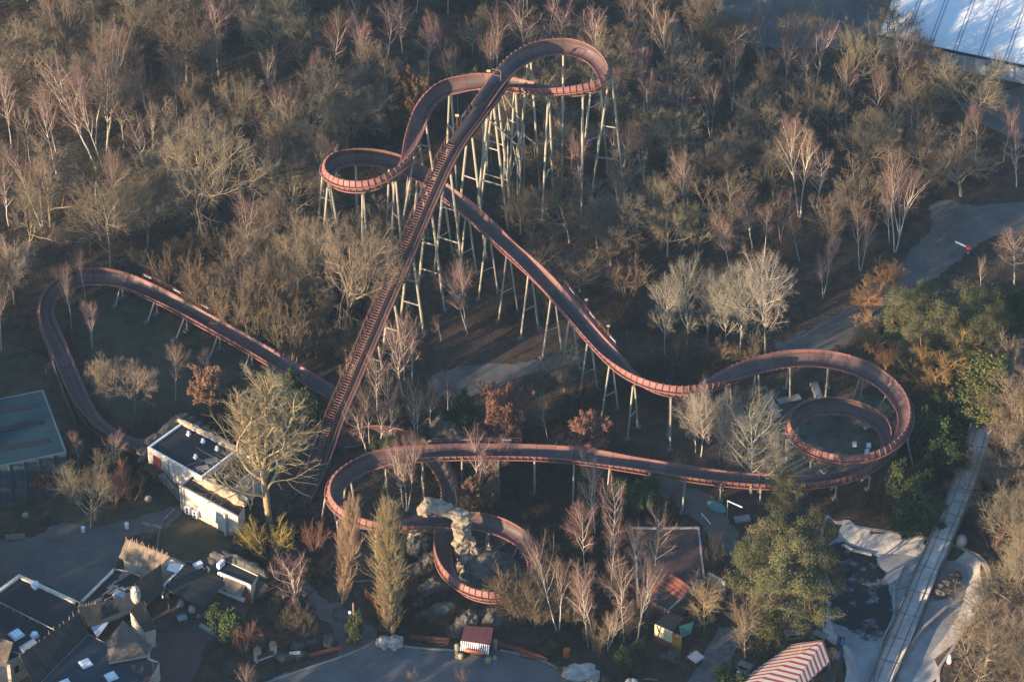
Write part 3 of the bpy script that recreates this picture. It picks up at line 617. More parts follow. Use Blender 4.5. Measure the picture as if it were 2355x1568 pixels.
SPEC = {
 'oak': dict(H=17, tf=0.62, levels=5, n=[6, 7, 5, 4, 3], kids=[11, 9, 8, 6, 0], start=[0.38, 0.25, 0.2, 0.15, 0], ang=[52, 45, 42, 45, 0], angv=[18, 16, 16, 20, 0], ratio=[0.92, 0.56, 0.52, 0.62, 0], prof=[dome, cone, cone, cone], rad=[0.36, 0.20, 0.085, 0.040, 0.023], tap=[0.35, 0.3, 0.35, 0.5, 0.5], wob=[0.06, 0.16, 0.2, 0.2, 0.15], up=[0.03, 0.075, 0.075, 0.05, 0.03], minz=[0.12, -0.15, -0.4, -1, -1]),
 'birch': dict(H=18, levels=4, n=[13, 8, 5, 3], kids=[15, 11, 10, 0], start=[0.42, 0.18, 0.12, 0], ang=[36, 38, 40, 0], angv=[13, 16, 20, 0], ratio=[0.46, 0.50, 0.58, 0], prof=[barrel, cone, cone], rad=[0.23, 0.105, 0.040, 0.022], tap=[0.22, 0.22, 0.4, 0.5], wob=[0.07, 0.15, 0.16, 0.14], up=[0.035, 0.075, 0.02, -0.03], minz=[0.3, 0.05, -0.6, -1]),
 'grey': dict(H=19, levels=4, n=[12, 8, 5, 3], kids=[22, 11, 11, 0], start=[0.22, 0.2, 0.15, 0], ang=[44, 38, 40, 0], angv=[14, 16, 20, 0], ratio=[0.44, 0.50, 0.52, 0], prof=[barrel, cone, cone], rad=[0.26, 0.12, 0.048, 0.026], tap=[0.18, 0.25, 0.4, 0.5], wob=[0.055, 0.12, 0.14, 0.12], up=[0.02, 0.07, 0.04, 0.02], minz=[0.15, 0.0, -0.4, -1]),
 'lomb': dict(H=22, levels=4, n=[14, 9, 4, 3], kids=[140, 8, 6, 0], start=[0.02, 0.08, 0.08, 0], ang=[24, 13, 16, 0], angv=[8, 7, 9, 0], ratio=[0.25, 0.55, 0.5, 0], prof=[lambda t: 0.58 + 0.55 * math.sin(math.pi * min(1, t * 1.05)), cone, cone], rad=[0.28, 0.07, 0.032, 0.020], tap=[0.12, 0.3, 0.5, 0.5], wob=[0.02, 0.05, 0.08, 0.1], up=[0.02, 0.10, 0.08, 0.04], minz=[0.3, 0.3, 0.1, 0]),
 'scrub': dict(H=7.5, stems=9, spread=0.42, foot=0.8, levels=4, n=[6, 5, 4, 3], kids=[7, 7, 6, 0], start=[0.22, 0.15, 0.15, 0], ang=[30, 34, 36, 0], angv=[12, 14, 16, 0], ratio=[0.46, 0.48, 0.5, 0], prof=[cone, cone, cone], rad=[0.085, 0.048, 0.030, 0.022], tap=[0.3, 0.35, 0.5, 0.5], wob=[0.09, 0.11, 0.13, 0.1], up=[0.05, 0.04, 0.03, 0.0], minz=[0.2, 0.0, -0.5, -1]),
}
def pick(segs, lo, hi): return [s for s in segs if lo <= s[4] <= hi]
BARK = {
 'maple': ((0.36, 0.26, 0.15), (0.22, 0.165, 0.10)),
 'oak': ((0.27, 0.21, 0.135), (0.16, 0.125, 0.085)), 'birch': ((0.60, 0.53, 0.43), (0.30, 0.25, 0.20)), 'grey': ((0.44, 0.38, 0.29), (0.25, 0.215, 0.165)),
 'lomb': ((0.36, 0.28, 0.16), (0.24, 0.19, 0.11)), 'scrub': ((0.20, 0.145, 0.090), (0.12, 0.09, 0.058)), 'gold': ((0.42, 0.23, 0.08), (0.30, 0.16, 0.06)), 'yellow': ((0.40, 0.30, 0.09), (0.25, 0.20, 0.07)),
 'rust': ((0.15, 0.10, 0.07), (0.09, 0.065, 0.045)), 'pine': ((0.20, 0.11, 0.06), (0.10, 0.06, 0.04)), 'ever': ((0.08, 0.06, 0.04), (0.05, 0.04, 0.03)), 'tan': ((0.42, 0.30, 0.155), (0.28, 0.21, 0.12)), 'red': ((0.30, 0.16, 0.10), (0.2, 0.11, 0.08))}
TWIG = {'maple': ((0.30, 0.215, 0.125), (0.20, 0.145, 0.09)), 'oak': ((0.245, 0.188, 0.122), (0.150, 0.118, 0.080)), 'birch': ((0.250, 0.145, 0.110), (0.170, 0.105, 0.083)), 'grey': ((0.29, 0.245, 0.18), (0.19, 0.16, 0.12)), 'lomb': ((0.46, 0.315, 0.170), (0.32, 0.22, 0.125)),
 'scrub': ((0.175, 0.125, 0.075), (0.105, 0.078, 0.050)), 'gold': ((0.43, 0.25, 0.105), (0.29, 0.17, 0.075)), 'yellow': ((0.38, 0.28, 0.07), (0.24, 0.18, 0.05)), 'tan': ((0.30, 0.225, 0.135), (0.205, 0.155, 0.098)), 'red': ((0.27, 0.13, 0.085), (0.17, 0.09, 0.06)),
 'rust': ((0.245, 0.122, 0.076), (0.155, 0.085, 0.056)), 'pine': ((0.155, 0.142, 0.062), (0.070, 0.072, 0.036)), 'ever': ((0.060, 0.075, 0.026), (0.028, 0.038, 0.017)), 'thuja': ((0.125, 0.115, 0.035), (0.05, 0.052, 0.02))}
def bark(k): return mat('bark_' + k, *BARK[k], scale=3.0 if k == 'birch' else 1.2, rough=0.95, vary=0.2, spec=0.1, stretch=(1, 1, 0.5) if k != 'birch' else (1, 1, 2.5))
def twig(k): return mat('twigs_' + k, *TWIG[k], scale=0.35, rough=1.0, vary=0.3, spec=0.05)
PROTO = {}
def make_proto(kind, seed):
    rng = random.Random(seed * 7919 + sum(map(ord, kind)))
    base = {'gold': 'scrub', 'tan': 'grey', 'maple': 'grey', 'red': 'scrub', 'yellow': 'scrub', 'rust': 'oak'}.get(kind, kind)
    c = dict(SPEC.get(base, SPEC['oak']))
    if kind == 'gold': c.update(stems=8, spread=0.28, foot=0.3, kids=[9, 8, 7, 0])
    if kind == 'maple': c.update(H=9, start=[0.14, 0.15, 0.15, 0], kids=[24, 9, 8, 0], ang=[44, 36, 38, 0], rad=[0.14, 0.06, 0.026, 0.017])
    if kind == 'tan': c.update(minz=[0.35, 0.1, -0.4, -1], kids=[30, 11, 11, 0], start=[0.24, 0.12, 0.1, 0], ratio=[0.52, 0.52, 0.52, 0], ang=[33, 32, 34, 0], rad=[0.38, 0.18, 0.05, 0.019], n=[14, 10, 6, 3], prof=[cone, cone, cone], up=[0.02, 0.09, 0.05, 0.02])
    if kind == 'rust': c.update(H=12, kids=[16, 7, 5, 0, 0], levels=4, ratio=[0.62, 0.46, 0.5, 0.5, 0], start=[0.22, 0.2, 0.2, 0.2, 0])
    if kind == 'birch' and seed % 3 == 1:   # twin stem
        c.update(stems=2, spread=0.16, foot=0.4, kids=[13, 8, 9, 0])
    if kind == 'birch' and seed % 3 == 2: c.update(kids=[17, 10, 9, 0], ang=[42, 34, 34, 0], ratio=[0.40, 0.42, 0.5, 0], start=[0.34, 0.15, 0.12, 0])
    if kind == 'oak':
        c['tf'] = rng.uniform(0.52, 0.72); c['ang'] = [rng.uniform(40, 56), 42, 40, 42, 0]; c['kids'] = [rng.choice([10, 12, 13]), 9, 8, 6, 0]
    if kind in ('pine', 'ever', 'thuja'):
        c = dict(H=15 if kind == 'pine' else (11 if kind == 'thuja' else 5), levels=3, n=[8, 5, 3], kids=[26 if kind == 'pine' else (60 if kind == 'thuja' else 34), 6, 0], start=[0.25 if kind == 'pine' else 0.02, 0.3, 0], ang=[68, 45, 0], angv=[16, 20, 0], ratio=[0.38 if kind != 'thuja' else 0.26, 0.4, 0], prof=[(lambda t: 0.75 + 0.5 * math.sin(math.pi * t) - 0.45 * t) if kind != 'thuja' else cone, cone], rad=[0.25, 0.08, 0.03], tap=[0.2, 0.3, 0.5], wob=[0.03, 0.1, 0.12], up=[0.02, 0.07, 0.05], minz=[0.02, -0.1, -1])
        if kind == 'ever': c.update(stems=4, spread=0.35, foot=0.6, kids=[14, 5, 0])
    segs, tips = skeleton(rng, c)
    mx = c['levels'] - 1
    H = max(max(s[0].z, s[1].z) for s in segs)
    v1, q1 = tubes(pick(segs, 0, 0), 7)
    if kind in ('birch', 'grey', 'tan', 'maple'): v2, q2 = tubes(pick(segs, 1, 1), 5); lim = [(v2, q2, 0)]; lo = 2
    else: v2, q2 = tubes(pick(segs, 1, 2 if mx >= 4 else 1), 4); lim = [(v2, q2, 0)]; lo = 3 if mx >= 4 else 2
    tv, tq, tm_ = join([(v1, q1, 0)])
    parts = list(lim)
    if kind in ('rust', 'pine', 'ever', 'thuja'):
        parts.append((*tubes(pick(segs, lo, mx), 3), 0)); pts = []
        g = random.Random(seed + 5)
        if kind == 'rust':
            for s in pick(segs, mx - 1, mx):
                if g.random() < 0.85:
                    for _ in range(5): pts.append(tuple(s[0].lerp(s[1], g.random()) + Vector((g.gauss(0, .18), g.gauss(0, .18), g.gauss(0, .18)))))
            parts.append((*cards(g, pts, 0.15, 0.6), 1))
        elif kind == 'pine':
            for s in pick(segs, 1, 2):
                if s[4] == 1 and (s[0].xy - Vector((0, 0))).length < 1.6: continue
                if g.random() < 0.55:
                    cc = s[1]; rr = g.uniform(0.3, 0.8)
                    for _ in range(int(44 * rr / 0.5)): pts.append(tuple(cc + Vector((g.gauss(0, rr), g.gauss(0, rr), abs(g.gauss(0, rr * 0.7))))))
            parts.append((*cards(g, pts, 0.15, 0.42), 1))
        else:
            for s in pick(segs, 1, 2):
                for _ in range(9 if kind == 'ever' else 8):
                    rr = 0.22; pts.append(tuple(s[0].lerp(s[1], g.random()) + Vector((g.gauss(0, rr), g.gauss(0, rr), g.gauss(0, rr)))))
            parts.append((*cards(g, pts, 0.14, 0.6), 1))
    else:
        parts.append((*tubes(pick(segs, lo, mx), 3), 1))
    cv, cq, cm = join(parts)
    bk = bark(kind if kind in BARK else 'ever'); tw = twig(kind)
    wd = np.percentile(np.hypot(cv[:, 0], cv[:, 1]), 92) * 2; H = np.percentile(cv[:, 2], 99.7)
    a = np_mesh('trunk', tv, tq, smooth=True); a.materials.append(bk)
    b_ = np_mesh('crown', cv, cq, cm); b_.materials.append(bk); b_.materials.append(tw)
    return dict(trunk=a, crown=b_, H=float(H), W=float(wd), segs=segs, cv=cv, cq=cq)
NPROTO = {'oak': 9, 'birch': 12, 'grey': 6, 'lomb': 2, 'scrub': 5, 'gold': 2, 'rust': 3, 'pine': 4, 'ever': 4, 'thuja': 2, 'tan': 2, 'maple': 2, 'yellow': 1, 'red': 2}
def proto(kind, i):
    k = (kind, i % NPROTO[kind])
    if k not in PROTO: PROTO[k] = make_proto(kind, k[1])
    return PROTO[k]
NAME = {'oak': ('oak_tree', 'tree'), 'birch': ('birch_tree', 'tree'), 'grey': ('aspen_tree', 'tree'), 'lomb': ('poplar_tree', 'tree'), 'scrub': ('bare_shrub', 'shrub'), 'gold': ('willow_tree', 'tree'), 'rust': ('beech_tree', 'tree'), 'pine': ('pine_tree', 'tree'), 'ever': ('evergreen_shrub', 'shrub'), 'thuja': ('evergreen_tree', 'tree'), 'tan': ('tall_poplar', 'tree'), 'maple': ('maple_tree', 'tree'), 'yellow': ('yellow_shrub', 'shrub'), 'red': ('reddish_shrub', 'shrub')}
TREES = []   # records
trng = random.Random(11)
def add_tree(kind, base, h, lean=0.0, width=None, explicit=True):
    pr = proto(kind, trng.randrange(100)); s = h / pr['H']; sw = s if width is None else min(max(width / pr['W'], 0.55 * s), 2.0 * s)
    if width is None: sw = s * trng.uniform(0.85, 1.15)
    nm, cat = NAME[kind]
    e = bpy.data.objects.new(nm, None); e.empty_display_size = 0.5; COL.objects.link(e); e.location = base
    e.rotation_mode = 'YXZ' if False else 'XYZ'
    Rm = Matrix.Rotation(lean, 4, 'Y') @ Matrix.Rotation(trng.uniform(0, 6.28), 4, 'Z') @ Matrix.Diagonal((sw, sw, s, 1)); e.matrix_world = Matrix.Translation(base) @ Matrix.Rotation(lean, 4, 'Y') @ Matrix.Rotation(trng.uniform(0, 6.28), 4, 'Z')
    e.scale = (sw, sw, s)
    for n in ('trunk', 'crown'):
        o = bpy.data.objects.new(n, pr[n]); COL.objects.link(o); o.parent = e
    e['category'] = cat
    TREES.append(dict(o=e, kind=kind, b=Vector(base), h=h, w=pr['W'] * sw, lean=lean))
    return e
def place(kind, tx, ty, bx, by, w=0):
    b = P(bx, by, 0); h = height_at(b, ty); sc = FP / (b - CAM).dot(CF)
    x2, _ = proj(b + Vector((0, 0, h))); dx = (tx - x2) / sc; lean = math.atan2(dx, h)
    if abs(lean) < 0.05 and abs(dx) > 0: lean = lean
    lean = max(min(lean, 0.45), -0.45)
    if kind not in ('birch', 'grey', 'lomb'): lean *= 0.6
    return add_tree(kind, b, h, lean, w / sc * (1.3 if kind == 'birch' else 1.32 if kind == 'oak' else 1.25 if kind == 'lomb' else 0.95 if kind == 'pine' else 1.15) if w else None)
EXPL = """
oak 443 262 462 540 205
oak 437 168 440 330 120
oak 540 162 545 340 115
oak 243 404 257 628 155
oak 625 8 632 185 160
oak 700 20 702 190 95
oak 300 -12 303 130 120
oak 246 -15 248 110 80
oak 150 -15 152 150 100
oak 30 127 35 270 110
oak 425 28 430 190 150
oak 493 85 496 220 90
oak 275 165 285 340 120
oak 110 330 116 520 130
oak 60 430 66 590 110
oak 30 545 34 700 110
birch 110 117 222 390 90
birch 205 62 220 330 80
birch 247 60 245 353 100
birch 183 123 238 397 45
birch 85 195 130 400 75
birch 110 193 128 350 45
birch 45 318 97 520 70
birch 285 262 347 453 75
birch 640 177 642 362 65
birch 337 113 353 293 55
birch 5 375 20 520 50
birch 520 -90 520 70 50
birch 558 450 562 632 88
birch 632 310 633 467 50
birch 690 350 668 490 55
birch 827 33 833 200 55
birch 882 -5 890 150 75
birch 922 0 925 125 50
birch 1005 15 1028 177 70
birch 1080 35 1088 130 60
birch 1205 28 1212 150 100
birch 1275 0 1282 130 80
birch 1372 20 1360 150 80
birch 1437 -40 1433 113 60
birch 1467 -60 1462 105 40
birch 1505 -60 1498 127 40
birch 1463 85 1480 277 80
birch 1550 195 1555 327 85
birch 1483 278 1482 417 75
birch 1418 355 1422 473 55
birch 982 67 985 190 50
rust 945 172 950 335 85
oak 1115 10 1117 110 65
oak 865 100 868 250 110
oak 1310 270 1315 390 110
oak 1255 300 1260 430 90
oak 1305 405 1310 560 165
oak 1400 490 1405 610 110
oak 1235 530 1240 640 85
oak 1330 575 1334 670 90
scrub 1440 590 1442 680 100
oak 1195 420 1198 540 80
scrub 1260 640 1262 720 80
oak 1510 395 1515 540 100
oak 1620 -10 1625 140 125
oak 1950 45 1960 240 140
oak 2045 -5 2050 130 100
oak 2098 55 2100 180 100
oak 2105 180 2110 320 145
oak 2230 130 2222 300 160
oak 1755 128 1760 260 90
oak 1745 190 1750 330 105
oak 1755 270 1760 410 105
oak 1655 320 1660 460 115
oak 1775 335 1780 470 120
oak 1975 275 1980 420 140
oak 1970 370 1972 530 120
oak 1900 440 1905 570 85
oak 1585 320 1590 450 95
oak 1600 470 1605 590 100
oak 1900 200 1905 330 110
oak 2125 100 2128 230 100
oak 2210 330 2210 450 150
oak 2120 280 2120 400 110
oak 1530 440 1535 590 90
birch 1800 27 1808 240 62
birch 1872 38 1863 243 75
birch 2010 85 2008 190 50
birch 1673 105 1683 255 65
birch 1597 68 1603 200 50
birch 1580 190 1560 320 70
birch 2100 165 2098 290 60
birch 1800 235 1812 350 40
birch 1855 278 1838 500 75
birch 1885 330 1880 480 62
birch 2085 315 2070 545 45
birch 2108 370 2058 580 60
birch 1730 440 1730 570 60
birch 1750 460 1758 590 50
birch 1790 433 1796 560 60
birch 1673 493 1676 620 55
birch 1830 500 1838 600 45
birch 2345 305 2338 430 60
birch 2040 450 2046 560 30
birch 2330 515 2333 655 95
birch 180 578 197 697 45
birch 147 611 165 758 55
birch 200 698 212 801 40
birch 397 788 404 920 42
birch 5 630 3 808 50
scrub 400 580 402 690 110
scrub 470 600 470 730 120
scrub 530 620 532 780 120
scrub 590 640 592 800 120
scrub 640 590 645 740 100
oak 715 490 720 700 140
oak 822 478 795 770 160
scrub 660 700 662 840 100
oak 307 822 312 955 120
rust 481 841 484 965 76
oak 247 815 250 940 80
tan 620 886 620 1212 195
ever 650 865 650 930 60
ever 690 885 690 950 60
ever 725 905 725 965 60
birch 928 715 930 890 60
birch 908 738 926 921 65
birch 942 728 948 888 55
birch 852 805 868 971 55
birch 882 905 875 1041 70
birch 965 871 957 1041 55
birch 895 838 905 1000 55
birch 805 915 842 1041 60
birch 985 871 990 1000 40
birch 835 880 850 1030 50
birch 1035 855 1032 965 30
birch 1260 895 1260 1015 42
birch 822 805 772 905 50
birch 1072 565 1075 768 60
birch 1010 610 1075 764 70
birch 1003 720 1015 785 25
rust 1150 895 1152 1045 108
rust 1358 955 1362 1060 80
oak 1292 795 1298 900 90
scrub 1330 840 1330 925 80
ever 1075 905 1075 965 60
ever 1045 930 1045 980 50
grey 1518 621 1528 815 90
grey 1590 578 1580 808 85
grey 1620 615 1625 800 75
grey 1673 615 1668 806 80
grey 1717 595 1702 812 80
grey 1770 558 1760 818 155
gold 2047 601 2050 665 70
gold 1990 655 1995 730 80
gold 2000 735 2003 810 90
gold 2035 790 2038 850 60
pine 2070 672 2080 830 100
pine 2125 656 2130 790 90
pine 2165 705 2172 860 110
pine 2232 666 2235 820 130
pine 2285 700 2285 840 90
pine 2252 735 2250 890 100
pine 2105 735 2110 870 90
pine 2210 790 2212 900 80
gold 2150 795 2160 925 165
thuja 2238 840 2235 985 130
thuja 2158 905 2160 985 70
ever 2190 920 2190 985 80
ever 2140 960 2140 1040 80
ever 2180 1010 2180 1090 80
ever 2320 660 2320 730 70
grey 1637 872 1612 1050 95
grey 1747 935 1728 1135 175
grey 1662 885 1652 1065 80
grey 1600 905 1600 1040 70
grey 1790 985 1785 1120 80
grey 1590 890 1585 1010 60
grey 1690 950 1695 1060 60
birch 950 1005 936 1177 75
birch 905 1050 928 1165 60
birch 1097 1000 1100 1140 70
birch 1150 1010 1140 1130 60
birch 1380 1040 1368 1240 62
birch 1415 1083 1405 1280 50
birch 1341 1140 1345 1327 62
birch 1405 1177 1402 1378 60
birch 1462 1183 1470 1350 50
birch 1519 1177 1502 1344 85
birch 1254 1230 1285 1458 75
birch 1350 1290 1352 1488 65
birch 1366 1300 1362 1480 45
birch 1432 1274 1435 1475 60
birch 1482 1290 1465 1472 62
birch 1402 1381 1397 1495 62
lomb 872 1120 905 1460 95
lomb 792 1150 788 1388 58
scrub 1180 1300 1215 1430 150
scrub 1250 1360 1250 1440 70
scrub 1165 1325 1190 1425 110
scrub 1215 1330 1238 1436 100
scrub 1320 1370 1320 1440 70
scrub 1430 1400 1430 1470 80
scrub 1490 1370 1490 1440 70
scrub 1370 1430 1370 1500 70
oak 190 1045 210 1224 110
rust 94 1085 98 1150 40
red 255 1080 258 1165 75
red 300 1060 300 1150 80
birch 175 978 182 1090 45
birch 258 975 262 1080 55
yellow 620 1205 624 1290 130
birch 655 1258 690 1412 95
ever 520 1390 522 1470 70
scrub 640 1380 640 1450 80
scrub 700 1400 700 1470 70
red 560 1420 560 1500 80
red 720 1190 722 1280 50
birch 575 1535 580 1640 55
red 335 1540 335 1600 60
pine 1798 1095 1800 1215 85
pine 1858 1185 1862 1400 120
pine 1768 1188 1775 1400 120
pine 1895 1265 1890 1440 90
pine 1715 1235 1728 1430 100
pine 1815 1225 1818 1450 130
pine 1770 1310 1775 1480 120
pine 1860 1330 1862 1480 110
thuja 1765 1410 1765 1510 60
maple 1630 1334 1620 1448 90
maple 1722 1378 1714 1512 80
scrub 1637 1230 1640 1315 45
ever 2106 1140 2106 1225 90
ever 2080 1070 2080 1150 70
ever 2130 1100 2130 1190 90
ever 1450 1100 1450 1170 70
ever 1480 1110 1482 1180 60
scrub 1120 1090 1120 1170 60
rust 1130 1100 1132 1180 45
rust 1085 1095 1087 1165 35
ever 810 1425 812 1475 50
ever 1460 1490 1462 1545 70
scrub 1470 770 1475 830 70
scrub 1560 775 1562 835 80
scrub 1640 770 1642 828 80
scrub 1720 775 1722 835 70
scrub 960 990 960 1045 60
scrub 915 985 915 1035 60
ever 880 1000 880 1040 50
ever 1685 1535 1685 1590 60
scrub 2294 1040 2290 1140 70
oak 2334 1100 2338 1290 110
oak 2318 1240 2322 1420 90
oak 2345 1230 2350 1450 90
oak 2312 1378 2316 1530 70
oak 2345 1400 2350 1570 90
red 2280 1180 2282 1260 70
oak 2340 960 2345 1130 90
scrub 2300 980 2302 1090 60
birch 1070 1530 1072 1640 20
birch 942 1535 945 1640 30
birch 480 800 478 870 18
birch 2262 590 2255 668 16
"""
for ln in EXPL.strip().splitlines():
    t = ln.split(); place(t[0], *[float(x) for x in t[1:]])
NEXPL = len(TREES)
# ---- fill the woods between the trees that can be told apart
def in_any(x, y, pad=0):
    for pl in EXCL:
        if inside(x, y, pl): return True
    return False
FOREST = [  # picture polygons of the ground (z = 0) where the wood stands, density, kinds
 ([(-120,-120),(1000,-120),(1000,250),(760,520),(640,560),(420,560),(230,640),(90,620),(60,760),(-120,800)], 'wood_a'),
 ([(1000,-120),(1660,-120),(1700,110),(1860,130),(2000,120),(2150,220),(2230,300),(2330,330),(2400,340),(2400,440),(2180,445),(2120,470),(2060,580),(1960,660),(1880,700),(1800,600),(1600,640),(1480,700),(1360,660),(1250,560),(1000,300)], 'wood_b'),
 ([(640,560),(760,520),(880,500),(930,640),(880,780),(820,850),(700,840),(540,760),(420,690),(300,640),(420,580)], 'wood_c'),
 ([(2290,1000),(2420,880),(2420,1640),(2230,1640),(2240,1560),(2295,1450),(2322,1330),(2290,1220)], 'wood_d')]
fr = random.Random(5)
PX = [(proj(t['b'] + Vector((0, 0, t['h']))), proj(t['b']), t) for t in TREES]
def covers_track(b, h, wd):
    x0, y0 = proj(b); _, y1 = proj(b + Vector((0, 0, h))); sc = FP / (b - CAM).dot(CF); hw = wd * sc * 0.42
    m = (np.abs(TRACKPX[:, 0] - x0) < hw) & (TRACKPX[:, 1] > y1 - 4) & (TRACKPX[:, 1] < y0) & (TRACKPX[:, 2] > b.y - 1)
    if m.any(): return True
    d = np.hypot(ALLP[::2, 0] - b.x, ALLP[::2, 1] - b.y); m = (d < 0.42 * wd + 1.2) & (ALLP[::2, 2] < h + 1.0)
    return bool(m.any())
def scatter(polys_px, n, kinds, hr, mind, wr):
    pl = [tuple(P(x, y, 0).xy) for x, y in polys_px]; xs = [p[0] for p in pl]; ys = [p[1] for p in pl]; k = 0; tries = 0
    while k < n and tries < n * 60:
        tries += 1; x = fr.uniform(min(xs), max(xs)); y = fr.uniform(min(ys), max(ys))
        if not inside(x, y, pl) or in_any(x, y): continue
        b = Vector((x, y, 0)); kd = fr.choice(kinds); h = fr.uniform(*hr[kd]); wd = h * fr.uniform(*wr[kd])
        if any((t['b'].x - x) ** 2 + (t['b'].y - y) ** 2 < mind ** 2 for t in TREES): continue
        if covers_track(b, h, wd): continue
        add_tree(kd, b, h, fr.gauss(0, 0.05), wd, False); k += 1
HR = {'oak': (10, 15), 'birch': (12, 17.5), 'scrub': (4.5, 7.5), 'ever': (2.5, 4), 'red': (3, 6), 'rust': (5, 8)}; WR = {'oak': (0.85, 1.1), 'birch': (0.26, 0.40), 'scrub': (0.8, 1.2), 'ever': (0.8, 1.1), 'red': (0.8, 1.1), 'rust': (0.6, 0.8)}
scatter(FOREST[0][0], 66, ['oak', 'oak', 'birch', 'birch'], HR, 4.5, WR)
scatter(FOREST[1][0], 62, ['oak', 'oak', 'birch', 'birch'], HR, 4.5, WR)
scatter(FOREST[2][0], 42, ['oak', 'scrub', 'scrub', 'scrub'], HR, 2.8, WR)
scatter(FOREST[3][0], 30, ['oak', 'oak', 'scrub'], HR, 3.4, WR)
# undergrowth: thickets nobody could count, one object
def undergrowth():
    g = np.random.default_rng(3); protos = []
    for sd in range(4):
        rng = random.Random(100 + sd); c = dict(SPEC['scrub']); c.update(stems=7, H=2.6, kids=[5, 4, 0, 0], levels=3, spread=0.6, foot=1.0, rad=[0.035, 0.022, 0.016, 0.01], n=[4, 3, 2, 2])
        segs, _ = skeleton(rng, c); protos.append(tubes(segs, 3))
    V = []; Q = []; c = 0; pl = [([tuple(P(x, y, 0).xy) for x, y in f[0]], 1) for f in FOREST]
    extra = [([(1030,440),(1200,520),(1300,640),(1250,760),(1100,760),(1020,640)], 120), ([(1380,640),(1500,700),(1660,640),(1860,760),(1420,800),(1340,720)], 100), ([(1300,860),(1420,850),(1800,830),(1660,900),(1500,1000),(1330,950)], 150), ([(880,1040),(1300,960),(1600,1090),(1000,1150),(880,1120)], 300), ([(1090,1150),(1500,1120),(1560,1200),(1480,1480),(1300,1470),(1240,1300),(1200,1200)], 480), ([(780,1040),(860,900),(1000,900),(960,1050)], 100), ([(560,1200),(740,1180),(760,1330),(690,1450),(560,1380)], 200), ([(900,1240),(1000,1240),(1010,1400),(1200,1440),(900,1470)], 190), ([(2080,960),(2220,900),(2250,960),(2150,1230),(2080,1180),(2060,1080)], 150), ([(220,1000),(420,960),(520,900),(740,950),(700,1060),(330,1010)], 130), ([(1960,640),(2080,740),(2100,860),(2050,850),(1950,760)], 60), ([(1560,1400),(1660,1330),(1690,1420),(1600,1460)], 40), ([(1880,1120),(2060,1100),(2120,1210),(1980,1200)], 70), ([(180,1070),(330,1040),(400,1130),(220,1170)], 70)]
    jobs = [(p, n) for p, n in zip([x[0] for x in pl], (420, 380, 200, 200))] + [([tuple(P(x, y, 0).xy) for x, y in e], n) for e, n in extra]
    T2 = ALLP[::3]
    for p, n in jobs:
        xs = [q[0] for q in p]; ys = [q[1] for q in p]; k = 0; tr = 0
        while k < n and tr < n * 20:
            tr += 1; x = g.uniform(min(xs), max(xs)); y = g.uniform(min(ys), max(ys))
            if not inside(x, y, p) or in_any(x, y): continue
            if np.any((np.hypot(T2[:, 0] - x, T2[:, 1] - y) < 2.2) & (T2[:, 2] < 4)): continue
            v, q = protos[k % 4]; a = g.uniform(0, 6.28); s = g.uniform(0.4, 1.35); ca, sa = math.cos(a) * s * 1.2, math.sin(a) * s * 1.2
            V.append(np.stack([v[:, 0] * ca - v[:, 1] * sa + x, v[:, 0] * sa + v[:, 1] * ca + y, v[:, 2] * s], -1)); Q.append(q + c); c += len(v); k += 1
    o = link('undergrowth', np_mesh('undergrowth', np.concatenate(V), np.concatenate(Q)), mat('undergrowth_twigs', (0.058, 0.044, 0.032), (0.034, 0.028, 0.022), scale=0.15, rough=1, spec=0.05)); tag(o, 'low brown thicket of bare twigs under the trees', 'undergrowth', kind='stuff')
undergrowth()
print('TREES', NEXPL, len(TREES))
# ------------------------------------------------------------------ buildings
def pw(pts, z): return [P(x, y, z) for x, y in pts]
def up(v, z): return Vector((v.x, v.y, z))
M_plank = stripe_mat('plank_roof', (0.225, 0.165, 0.11), (0.055, 0.042, 0.032), period=0.26, duty=0.8, axis=0, rough=0.95, noise_amt=0.45)
M_plank_d = stripe_mat('dark_plank_roof', (0.034, 0.032, 0.031), (0.011, 0.010, 0.010), period=0.24, duty=0.82, axis=0, rough=0.9, noise_amt=0.5)
M_plank_b = stripe_mat('brown_plank_roof', (0.052, 0.037, 0.028), (0.035, 0.026, 0.02), period=0.22, duty=0.8, axis=0, rough=0.95, noise_amt=0.45)
M_thatch = mat('thatch', (0.13, 0.105, 0.082), (0.075, 0.063, 0.052), scale=1.6, rough=1, bump=0.5, bscale=5, detail=12)
M_blueroof = mat('blue_roof_sheet', (0.017, 0.044, 0.057), (0.013, 0.036, 0.047), scale=0.25, rough=0.9, detail=10, spec=0.1)
M_bluewall = stripe_mat('blue_cladding', (0.04, 0.06, 0.075), (0.028, 0.045, 0.055), period=0.5, duty=0.85, axis=0, rough=0.6, noise_amt=0.2)
M_slate = mat('blue_roof_felt', (0.022, 0.036, 0.047), (0.014, 0.025, 0.034), scale=0.3, rough=0.8, detail=12)
